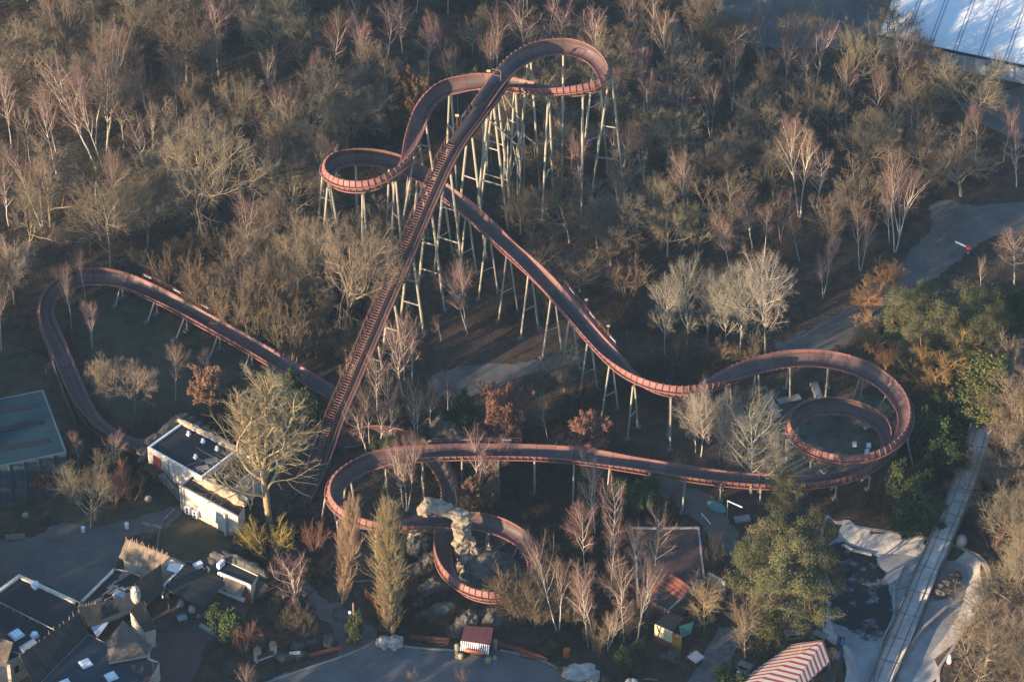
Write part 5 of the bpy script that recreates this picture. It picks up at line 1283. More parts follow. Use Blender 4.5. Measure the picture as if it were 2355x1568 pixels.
kerb('pale kerb along the upper edge of the bottom road', [(604, 1573), (690, 1541), (800, 1504), (868, 1473)]); kerb('kerb in front of the board fences beside the booth', [(876, 1472), (940, 1487), (1050, 1495)]); kerb('kerb right of the booth towards the dolmen', [(1150, 1494), (1240, 1515), (1290, 1541)])
kerb('edge of the lawn by the plaza', [(375, 1190), (362, 1260), (396, 1284), (470, 1297)], M_conc_d)
# ------------------------------------------------------------------ forecourt: booth, dolmens, fences
TB = thing('ticket_booth', 'dark red roofed ticket booth with black and white striped awning and orange sign', 'booth', P(1093, 1505, 0))
q4 = [P(1068, 1438, 3.3), P(1134, 1442, 3.3), P(1128, 1482, 3.1), P(1060, 1472, 3.1)]; b = MB(); b.slab(*q4, .18); part(b, 'roof', stripe_mat('red_roof', (0.115, 0.042, 0.042), (0.08, 0.03, 0.032), period=0.5, duty=.85, axis=0), TB)
ce = sum(q4, Vector()) / 4; b = MB()
for k in range(4): a, c = q4[k].lerp(ce, .1), q4[(k + 1) % 4].lerp(ce, .1); b.quad(up(a, 0), up(c, 0), up(c, 3.0), up(a, 3.0))
part(b, 'wall', M_wood_d, TB)
f0, f1 = q4[3] + Vector((0, 0, -.05)), q4[2] + Vector((0, 0, -.05)); fd = (f1 - f0).normalized(); fo = Vector((fd.y, -fd.x, 0)); fo = fo if fo.y < 0 else -fo
aw = [f0 + fo * .02, f1 + fo * .02, f1 + fo * 0.75 - Vector((0, 0, 1.25)), f0 + fo * 0.75 - Vector((0, 0, 1.25))]; b = MB(); b.slab(*aw, .05); part(b, 'awning', stripe_mat('awning_stripe', (0.78, 0.76, 0.73), (0.02, 0.02, 0.025), period=(f1 - f0).length / 14, duty=.52, axis=0, noise_amt=.08), TB)
sg = MB(); s0, s1 = f0.lerp(f1, .17) + fo * .85 - Vector((0, 0, .95)), f0.lerp(f1, .80) + fo * .85 - Vector((0, 0, .95)); sg.beam(s0, s1, .10, .55); so_ = part(sg, 'sign', mat('sign_orange', (0.75, 0.16, 0.04), (0.62, 0.13, 0.035), scale=1, rough=.5), TB)
tx = MB(); rr = random.Random(9); nL = 12
for k in range(nL):
    q = s0.lerp(s1, .09 + .82 * k / (nL - 1)) + fo * .07 + Vector((0, 0, .07 * math.sin(k * .55 + .6) - .03)); h_ = rr.choice((.2, .26, .3)); tx.beam(q - Vector((0, 0, h_ / 2)), q + Vector((0, 0, h_ / 2)), .03, .07); tx.beam(q + Vector((0, 0, rr.choice((-.1, .1, 0)))), q + fd * .16 + Vector((0, 0, rr.choice((-.1, .1, 0)))), .03, .06)
tx.build('lettering', mat('cream_letter', (0.82, 0.66, 0.42), (0.8, 0.62, 0.4), scale=1), so_, base=TB.location)
b = MB(); q = q4[2].lerp(q4[1], .15); b.box(up(q + Vector((.3, -.1, 0)), 2.2), (.08, .5, .9), .1); part(b, 'side_flag', M_red, TB)
BRL = [(0.3, 0), (0.4, .25), (0.42, .45), (0.4, .65), (0.3, .9)]
for k, (px, py, z, lb) in enumerate(((1051, 1511, 0, 'lowest barrel left of the ticket booth'), (1051, 1511, .9, 'middle barrel of the stack left of the booth'), (1051, 1511, 1.8, 'topmost barrel of the stack left of the booth'), (1060, 1512, 0, 'wide barrel at the booth front left corner'), (1123, 1522, 0, 'wide barrel at the booth front right corner'), (1137, 1518, 0, 'small barrel right of the booth'), (1138, 1491, 0, 'lower barrel behind the right side of the booth'), (1138, 1491, .9, 'upper barrel behind the right side of the booth'))):
    b = MB(); s = 1.25 if 'wide' in lb else .95; lathe(b, Vector(), [(r * s, zz * (1 if s < 1 else 1.2)) for r, zz in BRL]); o = b.build('barrel', mat('barrel_wood', (0.40, 0.33, 0.20), (0.20, 0.16, 0.11), scale=2, rough=.9, stretch=(.3, .3, 4)), smooth=True); o.location = P(px, py, 0) + Vector((0, 0, z)); tag(o, lb, 'barrel', 'barrels around the ticket booth')
def tarp(name, label, px, m, z=0.12, rnd=0.25, n=5):
    pts = smooth_poly(px, 3); b = MB(); c = sum((P(x, y, 0) for x, y in pts), Vector()) / len(pts); ring = [P(x, y, 0.02) for x, y in pts]; r2 = [up(p.lerp(c, .35), z + .12 * math.sin(i * 2.3)) for i, p in enumerate(ring)]
    for k in range(len(ring)): j = (k + 1) % len(ring); b.quad(ring[j], ring[k], r2[k], r2[j])
    b.poly([up(p, p.z) for p in r2[::-1]]); o = b.build(name, m, base=c); o.location = c; return tag(o, label, 'tarp')
tarp('blue_tarp', 'crumpled blue tarpaulin on the road in front of the booth', [(1108, 1511), (1121, 1516), (1135, 1518), (1146, 1524), (1140, 1527), (1125, 1524), (1112, 1518)], M_blue, .25)
def rock_thing(name, label, blobs, seed, m=None, cat='rock formation', amp=.28, sub=3, group=None):
    c = P(blobs[0][0], blobs[0][1], 0); o = rock_mesh(name, [(P(x, y, z) - c, r, sc, 0.4) for x, y, z, r, sc in blobs], seed, m, amp=amp, sub=sub); o.location = c; return tag(o, label, cat, group)
rock_thing('dolmen', 'pale stone dolmen of a flat capstone on two rough uprights beside the road', [(1320, 1545, 1.2, 1.3, (.8, .7, 1.15)), (1362, 1557, 1.2, 1.3, (.8, .7, 1.1)), (1336, 1546, 2.9, 2.0, (1.15, .65, .42)), (1360, 1551, 2.3, 1.1, (1.1, .8, .5)), (1300, 1545, .5, .8, (1, 1, .8))], 21, M_stone_l, 'dolmen', amp=.2)
rock_thing('standing_stone', 'creamy leaning standing stone at the bottom edge, right of the dolmen', [(1452, 1590, 2.2, 1.8, (.8, .7, 1.2)), (1462, 1585, 3.4, 1.1, (1.2, .8, .6))], 22, M_stone_l, 'standing stone', amp=.2)
boulder('boulder', 'white boulder, left one of the pair at the path corner', 882, 1476, 1.05, m=M_stone_l, cat='boulder'); boulder('boulder', 'white boulder, right one of the pair at the path corner', 909, 1476, 1.15, m=M_stone_l, cat='boulder')
boulder('boulder', 'small grey boulder near the foot of the dolmen at the bottom edge', 1390, 1562, .7, m=M_stone, cat='boulder')
ar = [(1080, 1302, .8, 1.9, (1, .8, 1)), (1074, 1284, 2.2, 1.55, (.9, .8, 1.0)), (1064, 1266, 3.6, 1.45, (.9, .8, .9)), (1060, 1248, 4.9, 1.3, (.95, .8, .8)), (1064, 1230, 6.2, 1.35, (.9, .9, .8)), (1061, 1213, 7.4, 1.25, (1, .9, .8)), (1066, 1197, 8.3, 1.15, (1, .9, .7)), (1056, 1186, 8.9, 1.1, (1.2, 1, .6)), (1040, 1178, 9.3, .95, (1.3, 1, .55)), (1024, 1172, 9.5, 1.05, (1.3, 1, .6)), (1006, 1165, 9.5, 1.2, (1.2, 1, .7)), (990, 1162, 8.9, 1.25, (1.1, 1, .8)), (978, 1170, 7.6, 1.15, (1.0, 1, .9)), (974, 1186, 6.0, 1.05, (.9, .9, 1.1)), (970, 1205, 4.2, 1.2, (1, .9, 1.2)), (966, 1226, 2.2, 1.5, (1.1, 1, 1.2)), (1090, 1282, 2.4, 1.4, (.8, .8, 1.3)), (1084, 1250, 4.4, .9, (.8, .8, 1.3))]
rock_thing('rock_arch', 'tall sunlit artificial rock arch bridging over the lower coaster loop', ar, 31, mat('arch_rock', (0.36, 0.28, 0.19), (0.13, 0.105, 0.075), scale=.8, rough=1, bump=.9, bscale=1.4, detail=12), 'rock arch', amp=.3)
rock_thing('rock_mound', 'dark craggy rock mound inside the lower coaster loop', [(1110, 1322, 1.6, 2.6, (1.2, 1, .9)), (1130, 1298, 2.6, 2.2, (1.4, .9, .8)), (1150, 1315, 1.6, 2.2, (1.2, .9, .8)), (1090, 1338, 1.0, 2.2, (1.1, .9, .9)), (1165, 1330, 1.2, 1.9, (1.2, 1, .8)), (1180, 1345, .9, 1.6, (1.2, 1, .8)), (1120, 1345, .8, 1.8, (1, 1, .8)), (1143, 1290, 3.5, 1.2, (.7, .7, 1.3)), (1160, 1352, .6, 1.5, (1.1, 1, .7))], 32)
rock_thing('rock_pile', 'pile of rounded grey rocks behind the rust brown beech', [(1008, 985, 1.2, 1.5, (1, 1, 1)), (1018, 992, 1.6, 1.5, (1, 1, 1)), (1030, 990, 1.6, 1.4, (1.2, 1, 1)), (1042, 1000, 1.3, 1.4, (1, 1, .9)), (1006, 1002, .9, 1.4, (1, 1, 1)), (1036, 1012, 1.0, 1.3, (.9, .9, 1.1)), (1052, 1012, .9, 1.1, (1, 1, 1)), (1060, 1020, .8, 1.0, (1, 1, 1)), (1015, 970, 1.8, 1.2, (1, .8, 1.2))], 33, sub=2)
rock_thing('rock_slab', 'tilted grey rock slab under the lower left of the bottom loop', [(993, 1352, .6, 1.8, (1.3, .8, .5)), (1005, 1345, .6, 1.6, (1, 1, .6))], 34); rock_thing('rock_slab', 'jagged grey rocks left of the bottom loop beside the poplar', [(978, 1300, .8, 1.5, (1.1, .9, .9)), (990, 1290, 1.2, 1.5, (.8, .7, 1.2)), (965, 1310, .7, 1.3, (1, 1, .8))], 35); rock_thing('rock_slab', 'steep grey rock face behind the tall poplar', [(960, 1262, 1.4, 1.6, (1, .8, 1.3)), (975, 1255, 1.5, 1.7, (1, .8, 1.2))], 36)
rock_thing('rock_slab', 'long rough rock slab below the bottom loop, left of the booth roof', [(1004, 1412, .6, 1.9, (1.5, .8, .5)), (1020, 1402, 1.0, 1.6, (1.2, .8, .7)), (985, 1418, .5, 1.5, (1.2, 1, .6))], 37); rock_thing('rock_slab', 'pointed rock slab directly behind the booth roof', [(1066, 1440, .7, 1.6, (1.0, .9, .9)), (1080, 1428, 1.2, 1.8, (.9, .7, 1.0)), (1052, 1450, .6, 1.4, (1.2, .9, .6))], 38); rock_thing('rock_slab', 'broad dim rock behind the right side of the booth', [(1150, 1425, .5, 1.8, (1.3, 1, .6)), (1130, 1418, 1.0, 1.8, (1.1, 1, .7))], 39)
def planks(name, label, pts, h, m, cat='fence'): return rail_fence(name, label, pts, h, 2, m, 1.6, .07, True, cat)
planks('board_fence', 'low red brown board fence left of the ticket booth', [(941, 1468), (985, 1473), (1034, 1474)], .9, M_orange if False else mat('redwood', (0.26, 0.085, 0.045), (0.17, 0.06, 0.035), scale=2))
planks('board_fence', 'low red brown board fence right of the ticket booth', [(1140, 1484), (1165, 1489), (1193, 1498)], .9, MATS['redwood']); planks('board_fence', 'low orange red board fence curving along the road to the round bushes', [(1194, 1497), (1222, 1506), (1258, 1522)], .9, MATS['redwood']); planks('board_fence', 'low red board fence along the road left of the path', [(714, 1511), (745, 1503), (786, 1492)], .8, MATS['redwood']); planks('board_fence', 'orange board fence winding beside the tall poplar up the path', [(840, 1372), (852, 1382), (866, 1404), (873, 1432), (876, 1450)], 1.7, M_orange)
def bench(label, px, py, rz, m, L=2.6):
    c = P(px, py, 0); e = thing('bench', label, 'bench', c); Mx = Matrix.Translation(c) @ Matrix.Rotation(rz, 4, 'Z')
    def bx(x, y, z, sx, sy, sz, nm):
        b = MB(); b.box(None, (sx, sy, sz), M=Mx @ Matrix.Translation((x, y, z))); part(b, nm, m, e)
    bx(0, 0, .45, L, .5, .08, 'seat'); bx(0, .28, .75, L, .07, .45, 'backrest')
    for x in (-L * .4, L * .4): bx(x, 0, .21, .1, .45, .40, 'leg')
    return e
bench('dark red bench in front of the fence left of the booth', 1010, 1479, -.08, MATS['redwood'], 3.2); bench('dark red bench right of the booth below the curving fence', 1218, 1513, -.35, MATS['redwood'], 3.2); bench('wooden bench on the plaza verge at the far left', 35, 1241, .12, M_wood_l, 3)
LP = thing('lamp_post', 'wooden lamp post with three white globes beside the path', 'lamp post', P(814.5, 1448, 0)); c = LP.location; hL = height_at(c, 1386); b = MB(); b.tube(c, c + Vector((0, 0, hL)), .16, .13, 8); part(b, 'pole', M_wood_l, LP)
for dx, dz in ((-.5, 1.8), (.45, 2.3), (.5, 3.4)):
    b = MB(); b.tube(c + Vector((0, 0, hL - dz)), c + Vector((dx, -.1, hL - dz)), .04, n=5); ar_ = part(b, 'arm', M_wood_d, LP); b = MB(); lathe(b, c + Vector((dx, -.1, hL - dz - .25)), [(.05, 0), (.2, .08), (.27, .25), (.2, .42), (.04, .5)]); b.build('globe', M_lamp, ar_, smooth=True, base=LP.location)
b = MB(); cc = P(790, 1408, .8)
for z in (-.4, .1): b.path([cc + Vector((1.6 * math.cos(t), 1.6 * math.sin(t), z)) for t in np.linspace(0, 6.283, 25)], .05, 5)
for k in range(8): t = k * .785; b.tube(cc + Vector((1.6 * math.cos(t), 1.6 * math.sin(t), -.8)), cc + Vector((1.6 * math.cos(t), 1.6 * math.sin(t), .1)), .05, n=5)
tag(b.build('tree_guard', M_wood_d), 'round wooden guard rail around the left poplar foot by the path', 'tree guard')
for px, py, r, lb in ((1265, 1502, 1.5, 'round clipped dark green bush, left one of the pair by the dolmen'), (1290, 1486, 1.35, 'round clipped dark green bush, right one of the pair by the dolmen')):
    g = random.Random(int(px)); pts = []
    for _ in range(2600):
        v = Vector((g.gauss(0, 1), g.gauss(0, 1), g.gauss(0, 1))).normalized(); pts.append(tuple(v * r * g.uniform(.8, 1.04) + Vector((0, 0, r * 1.1))))
    v_, q_ = cards(g, pts, .16, .6); o = thing('clipped_bush', lb, 'bush', P(px, py, 0)); link('foliage', np_mesh('foliage', v_, q_), twig('ever'), o); b = MB(); b.tube((0, 0, 0), (0, 0, r), .15, n=6); b.build('stem', bark('ever'), o)
o = thing('information_panel', 'red framed information panel standing left of the dolmen', 'sign', P(1287, 1542, 0)); b = MB(); b.box(P(1287, 1542, 1.3), (.9, .1, 1.5), .2); part(b, 'panel', mat('panel_grey', (.16, .14, .14), rough=.5), o); b = MB()
for e in (-.5, .5): b.tube(P(1287, 1542, 0) + Vector((e, e * .2, 0)), P(1287, 1542, 2.2) + Vector((e, e * .2, 0)), .07, n=6)
b.beam(P(1287, 1542, 2.1) + Vector((-.5, -.1, 0)), P(1287, 1542, 2.1) + Vector((.5, .1, 0)), .12, .14); part(b, 'frame', M_red, o)
o = thing('planter', 'tall orange planter beside the round clipped bushes', 'planter', P(1303, 1510, 0)); b = MB(); lathe(b, P(1303, 1510, 0), [(.35, 0), (.5, .5), (.55, 1.5), (.45, 1.6)]); part(b, 'pot', M_orange, o)
# right of the birch grove: walled flat roof, hut
WR = thing('walled_building', 'flat dark roofed building with pale parapet and red ribbed roof among the birches', 'building', P(1530, 1330, 0))
block(WR, [(1451.6, 1211.5), (1608.4, 1210.2), (1621.3, 1329.7), (1539, 1401.7), (1466, 1368), (1460, 1290)], 4.0, par_m=M_conc, par_edges=[0, 1, 2, 4, 5], inset=.24, par_h=.3, roof=mat('brown_red_roof', (.085, .046, .038), (.036, .027, .026), scale=.35, rough=.9, detail=12), wall=mat('grey_wall', (.11, .075, .058), (.075, .055, .045), scale=.8))
sk = MB(); sk.slab(P(1545, 1318, 4.8), P(1590, 1350, 4.8), P(1562, 1382, 3.6), P(1508, 1345, 3.6), .15); part(sk, 'ribbed_roof', stripe_mat('red_ribbed', (.24, .075, .045), (.11, .04, .03), period=.7, duty=.72, axis=1, noise_amt=.3), WR)
b = MB(); b.box(P(1506, 1350, 4.2), (.6, .6, 1.6), .2); part(b, 'chimney', mat('signal_orange', (.75, .12, .04), (.6, .1, .04), scale=1), WR)
b = MB(); b.beam(P(1628, 1333, 1.5), P(1668, 1355, 1.5), .4, 3.0); tag(b.build('garden_wall', mat('cream_wall', (.60, .48, .32), (.45, .36, .25), scale=1)), 'short sunlit cream wall right of the pale parapet corner', 'wall')
HT = thing('painted_hut', 'hut with sunlit cream and orange front wall and green roof', 'hut', P(1535, 1480, 0)); h0, h1, h2 = P(1507, 1434, 3.4), P(1547, 1452, 3.4), P(1567, 1462, 3.2)
b = MB(); b.beam(up(h0, 2.3), up(h1, 2.3), .25, 2.2); part(b, 'cream_wall', mat('cream_front', (.72, .54, .30), (.6, .44, .25), scale=1), HT); b = MB(); b.beam(up(h0, .6), up(h1, .6), .25, 1.2); part(b, 'base_wall', mat('rust_base', (.26, .10, .06), (.16, .06, .04), scale=1), HT)
b = MB(); hd = (h2 - h1)
for k in range(11): q = h1.lerp(h2, k / 10); b.beam(up(q, .2), up(q, 2.9 + .3 * (k % 2)), .12, .28)
part(b, 'orange_boards', M_yellow if False else mat('amber_boards', (.52, .24, .045), (.38, .16, .035), scale=2), HT)['kind'] = 'stuff'
sk = MB(); sk.slab(P(1562, 1440, 3.4), P(1596, 1428, 3.4), P(1590, 1455, 2.6), P(1566, 1466, 2.6), .12); part(sk, 'green_roof', M_green, HT); sk = MB(); sk.slab(up(h0, 3.45) , up(h1, 3.45), up(h1, 3.3) + Vector((1.8, 3.0, 0)), up(h0, 3.3) + Vector((1.8, 3.0, 0)), .12); part(sk, 'flat_roof', M_felt, HT)
b = MB(); fo2 = Vector(((h1 - h0).y, -(h1 - h0).x, 0)).normalized(); b.beam(up(h0.lerp(h1, .2), 1.2) + fo2 * .2, up(h0.lerp(h1, .38), 3.9) + fo2 * .2, .1, .1); b.beam(up(h0.lerp(h1, .3), 2.0) + fo2 * .2, up(h0.lerp(h1, .12), 3.4) + fo2 * .2, .1, .1); part(b, 'timber_brace', M_wood_d, HT)
o = thing('square_kiosk', 'small dark kiosk with a square grey roof beside the paved path', 'kiosk', P(1601, 1510, 0)); b = MB(); b.box(P(1601, 1510, 1.15), (1.4, 1.4, 2.3), .75); part(b, 'wall', M_wood_d, o); b = MB(); b.box(P(1601, 1510, 2.4), (1.8, 1.8, .16), .75); part(b, 'roof', M_metal, o)
boulder('boulder', 'pale round boulder in front of the orange boards of the hut', 1549, 1508, 1.0, m=M_stone, cat='boulder'); boulder('boulder', 'small grey boulder left of the round one below the hut', 1527, 1510, .6, m=M_stone, cat='boulder')
o = thing('signpost', 'thin leaning wooden post with red cross arm at the bottom edge', 'post', P(1506, 1568, 0)); b = MB(); b.tube(P(1508, 1568, 0), P(1503, 1500, 1), .12, .09, 7); part(b, 'post', M_wood_d, o); b = MB(); b.beam(P(1480, 1560, 1.9), P(1512, 1562, 1.9), .15, .2); part(b, 'arm', mat('arm_red', (.40, .12, .06), (.3, .1, .05), scale=1), o)
# striped tent
TT = thing('striped_tent', 'marquee with a red and cream striped gable roof at the bottom right', 'tent', P(1820, 1560, 0)); zr, ze = 4.2, 2.9
ra, rb = P(1893.5, 1471, zr), P(1690, 1597, zr); la, lb_ = P(1818, 1481, ze), P(1650, 1603, ze); sa, sb = P(1908.5, 1519, ze), P(1790, 1625, ze)
ms = stripe_mat('tent_stripe', (0.40, 0.055, 0.065), (0.66, 0.56, 0.40), period=1.28, duty=.42, axis=0, noise_amt=.12)
b = MB(); L_ = (rb - ra).length; 
b.quad(ra, rb, sb, sa, uv=[(0, 0), (L_, 0), ((sb - ra).dot((rb - ra).normalized()), 3), ((sa - ra).dot((rb - ra).normalized()), 3)]); b.quad(rb, ra, la, lb_, uv=[(L_, 0), (0, 0), ((la - ra).dot((rb - ra).normalized()), 3), ((lb_ - ra).dot((rb - ra).normalized()), 3)]); 
u_ = [(0, 0), (L_, 0), (L_ + .3, 3), (.3, 3)]; b.uv = u_ + [(L_, 0), (0, 0), (-.3, 3), (L_ - .3, 3)]
part(b, 'canvas_roof', ms, TT)
b = MB(); vl = Vector((0, 0, -.35))
for p, q in ((la, lb_), (sa, sb)): b.quad(p, q, q + vl, p + vl, uv=[(0, 0), ((q - p).length, 0), ((q - p).length, .3), (0, .3)])
part(b, 'valance', ms, TT)
b = MB(); b.poly([la, ra, sa]); part(b, 'gable_end', mat('cream_canvas', (.60, .50, .36), (.5, .42, .3), scale=1), TT)
for p in (la, sa, la.lerp(lb_, .33), la.lerp(lb_, .66), sa.lerp(sb, .33), sa.lerp(sb, .66)): b = MB(); b.tube(up(p, 0), p - Vector((0, 0, .05)), .06, n=6); part(b, 'pole', M_metal, TT)
b = MB(); q = P(1840, 1500, 4.25); b.tube(q, q + Vector((.2, .2, 1.6)), .09, .07, 7); part(b, 'mast', mat('mast_wood', (.30, .17, .11), rough=.8), TT)
def picnic(label, px, py, rz):
    c = P(px, py, 0); e = thing('picnic_table', label, 'table', c); Mx = Matrix.Translation(c) @ Matrix.Rotation(rz, 4, 'Z'); m = mat('grey_timber', (.26, .22, .17), (.17, .145, .115), scale=2)
    for nm, x, y, z, sx, sy, sz in (('tabletop', 0, 0, .75, 2.2, .9, .08), ('bench_seat', 0, .85, .45, 2.2, .32, .07), ('bench_seat', 0, -.85, .45, 2.2, .32, .07), ('leg', -.8, 0, .36, .12, 1.6, .68), ('leg', .8, 0, .36, .12, 1.6, .68)):
        b = MB(); b.box(None, (sx, sy, sz), M=Mx @ Matrix.Translation((x, y, z))); part(b, nm, m, e)
picnic('picnic table behind the far left corner of the striped tent', 1822, 1463, .15); picnic('picnic table behind the gable end of the striped tent', 1885, 1467, -.5); picnic('picnic table left of the striped tent beside the lamp', 1713, 1537, -.55)
o = thing('globe_lamp', 'low black lamp with a white globe left of the striped tent', 'lamp', P(1698, 1548, 0)); b = MB(); b.tube(P(1698, 1548, 0), P(1698, 1548, 1.9), .06, n=6); part(b, 'pole', M_black, o); b = MB(); lathe(b, P(1698, 1548, 1.9), [(.05, 0), (.22, .1), (.28, .28), (.2, .46), (.04, .55)]); b.build('globe', M_lamp, o, smooth=True, base=o.location)
o = thing('folded_parasol', 'black folded parasol standing left of the globe lamp', 'parasol', P(1683, 1545, 0)); b = MB(); lathe(b, P(1683, 1545, .5), [(.9, 0), (.55, .8), (.12, 2.0)], 8); part(b, 'canopy', M_black, o); b = MB(); b.tube(P(1683, 1545, 0), P(1683, 1545, 2.6), .05, n=6); part(b, 'pole', M_black, o)
CB = thing('covered_boat', 'dark moored boat with a blue cover strip beside the striped tent', 'boat', P(1925, 1540, 0))
bp = [P(x, y, .8) for x, y in ((1935, 1468), (1928, 1495), (1918, 1530), (1900, 1590), (1880, 1640))]; v_, = [[]]
b = MB()
for k, (a, c) in enumerate(zip(bp, bp[1:])): b.beam(a, c, 1.6 if k else 1.0, .9)
part(b, 'hull', M_wood_d, CB); b = MB()
for k, (a, c) in enumerate(zip(bp, bp[1:])):
    if k != 2: b.beam(a.lerp(c, .2) + Vector((.3, 0, .5)), a.lerp(c, .75) + Vector((.35, 0, .5)), .35, .12)
part(b, 'cover', M_blue, CB)
boulder('boulder', 'orange brown rock at the gable end of the striped tent', 1915, 1510, 1.3, m=mat('orange_rock', (.34, .17, .09), (.2, .1, .06), scale=1, rough=1, bump=.5), cat='boulder', sc=(.7, .9, 1.2))
# flume channel
FLM = [(2342,840,3.6),(2318,880,3.6),(2290,922,3.5),(2262,975,3.4),(2246,1030,3.3),(2226,1090,3.1),(2203,1150,2.8),(2180,1205,2.3),(2160,1252,1.6),(2148,1283,.7),(2134,1310,-.3),(2110,1372,-.8),(2085,1432,-.9),(2060,1492,-1.0),(2036,1548,-1.0),(2000,1640,-1.0)]
fp_, FL = resample([P(x, y, z) for x, y, z in FLM], 1.0); fT, fS, fN, _ = frames(fp_, 1.0, gain=0)
FO = thing('log_flume', 'straight pale concrete log flume channel running down into the drained basin', 'flume', P(2180, 1205, 0))
M_flume = mat('flume_concrete', (.54, .48, .41), (.27, .245, .215), scale=.6, rough=.9, bump=.15, bscale=3, detail=12, lo=.3, hi=.7)
hw = 1.55; prf = [(-hw, .75), (-hw, 0), (hw, 0), (hw, .75), (hw + .22, .75), (hw + .22, -.3), (-hw - .22, -.3), (-hw - .22, .75)]
v_, q_, mi_, uv_ = sweep(fp_, fS, fN, prf, [1, 0, 1, 1, 1, 1, 1, 1], FL / (len(fp_) - 1), True)
link('channel', np_mesh('channel', v_ - np.array(FO.location), q_, mi_, uv=uv_), [M_flume, M_conc_d], FO)
b = MB()
for e in (-.75, .75):
    for i in range(0, len(fp_) - 2, 2): b.beam(vec(fp_[i]) + vec(fS[i]) * e + Vector((0, 0, .04)), vec(fp_[i + 2]) + vec(fS[i + 2]) * e + Vector((0, 0, .04)), .10, .06)
for i in range(0, len(fp_), 5): b.beam(vec(fp_[i]) - vec(fS[i]) * hw + Vector((0, 0, .02)), vec(fp_[i]) + vec(fS[i]) * hw + Vector((0, 0, .02)), .08, .04)
part(b, 'guide_rail', M_conc_d, FO)
for i in range(2, len(fp_), 7):
    if fp_[i][2] < 1.2: continue
    b = MB(); c = vec(fp_[i]); b.beam(up(c, -.1) - vec(fS[i]) * .9, up(c, -.1) + vec(fS[i]) * .9, .5, .2); b.box(Vector((c.x, c.y, (c.z - .3) / 2)), (.5, 2.2, c.z - .3), math.atan2(fT[i][1], fT[i][0])); part(b, 'pier', M_conc_d, FO)
for k, (px, py, r) in enumerate(((2165, 1352, .9), (2177, 1345, 1.0), (2190, 1340, .9), (2196, 1325, .9), (2200, 1338, .7), (2158, 1365, .9), (2170, 1365, .8), (2182, 1362, .7))): boulder('basin_rock', 'brown boulder in the heap on the basin floor right of the flume', px, py, r, z=-.8, group='boulders heaped in the basin')
o = thing('white_figure', 'small white and red painted figure on the basin bank, bottom right', 'figure', P(2183, 1524, 0)); b = MB(); lathe(b, P(2183, 1524, 0), [(.35, 0), (.45, .4), (.3, .9)]); part(b, 'base', M_red, o); b = MB(); lathe(b, P(2183, 1524, .9), [(.25, 0), (.4, .3), (.35, .8), (.2, 1.1), (.28, 1.35), (.1, 1.7)]); part(b, 'body', M_whitem, o)
o = rock_mesh('white_dome', [((0, 0, .8), 1.0, (.9, .9, 1))], 2, M_stone_l, amp=.06); o.location = P(2210, 1252, 0); tag(o, 'round whitish dome shaped stone beside the flume', 'stone')
b = MB(); b.path([P(x, y, .5) for x, y in smooth_poly([(2215, 1262), (2250, 1275), (2272, 1300), (2280, 1340), (2262, 1390), (2232, 1440), (2225, 1500), (2195, 1568)], 4, False)], .12, 6)
tag(b.build('guard_rail', M_wood_l), 'low wooden rail following the right rim of the basin', 'rail')
# access road things
o = thing('upturned_boat', 'upturned turquoise green rowing boat beside the access road', 'boat', P(1648, 1166, 0)); b = MB(); ax_ = (P(1669, 1178, 0) - P(1627, 1154, 0)); L_ = ax_.length; ax_.normalize(); sx_ = Vector((-ax_.y, ax_.x, 0)); rings = []
for k in range(13):
    t = k / 12; wv = .85 * (1 - abs(2 * t - 1) ** 2.6) + .12; c = o.location + ax_ * (t - .5) * L_; rings.append([c + sx_ * wv * math.cos(a_) + Vector((0, 0, .65 * wv * math.sin(a_) + .05)) for a_ in np.linspace(0, math.pi, 9)])
for r0_, r1_ in zip(rings, rings[1:]):
    for k in range(8): b.quad(r0_[k], r0_[k + 1], r1_[k + 1], r1_[k])
part(b, 'hull', mat('boat_green', (.10, .30, .26), (.07, .22, .19), scale=1.5, rough=.5), o)
b = MB(); b.beam(rings[0][4] - ax_ * .05, rings[-1][4] + ax_ * .05, .08, .1); 
for k in range(1, 12): b.path([q + Vector((0, 0, .01)) for q in rings[k][4:6]], .03, 4)
part(b, 'keel', mat('keel_grey', (.25, .35, .33), rough=.6), o)
def barrier(label, pb_, x0, y0, x1, y1, zt):
    e = thing('barrier', label, 'barrier', P(*pb_, 0)); b = MB(); b.tube(P(*pb_, 0), P(*pb_, 0) + Vector((0, 0, zt)), .09, n=7); part(b, 'post', M_metal, e); b = MB(); b.beam(P(x0, y0, zt), P(x1, y1, zt), .1, .18); part(b, 'boom', M_whitem, e)
barrier('white barrier pole beside the upturned boat', (1672, 1189), 1673, 1151, 1707, 1166, 3.2); barrier('white barrier pole on the access road left of the boat', (1612, 1205), 1613, 1180, 1634, 1204, 2.2)
e = thing('stop_barrier', 'white barrier boom with a red round stop sign across the service road', 'barrier', P(2226, 582, 0)); b = MB(); b.tube(P(2226, 582, 0), P(2226, 582, 1.2), .12, n=8); part(b, 'post', M_whitem, e); b = MB(); b.beam(P(2197, 556, 1.1), P(2228, 570, 1.1), .14, .3); part(b, 'boom', M_whitem, e); b = MB(); c = P(2228, 570, 1.1); d_ = Vector((-.1, -1, .2)).normalized(); b.tube(c + d_ * .12, c + d_ * .17, .5, n=18); s_ = part(b, 'sign_disc', mat('sign_red', (.65, .03, .03), rough=.5), e); b = MB(); xx = d_.cross(Vector((0, 0, 1))).normalized(); b.beam(c + d_ * .19 - xx * .32, c + d_ * .19 + xx * .32, .02, .14); b.build('sign_bar', M_whitem, s_, base=e.location)
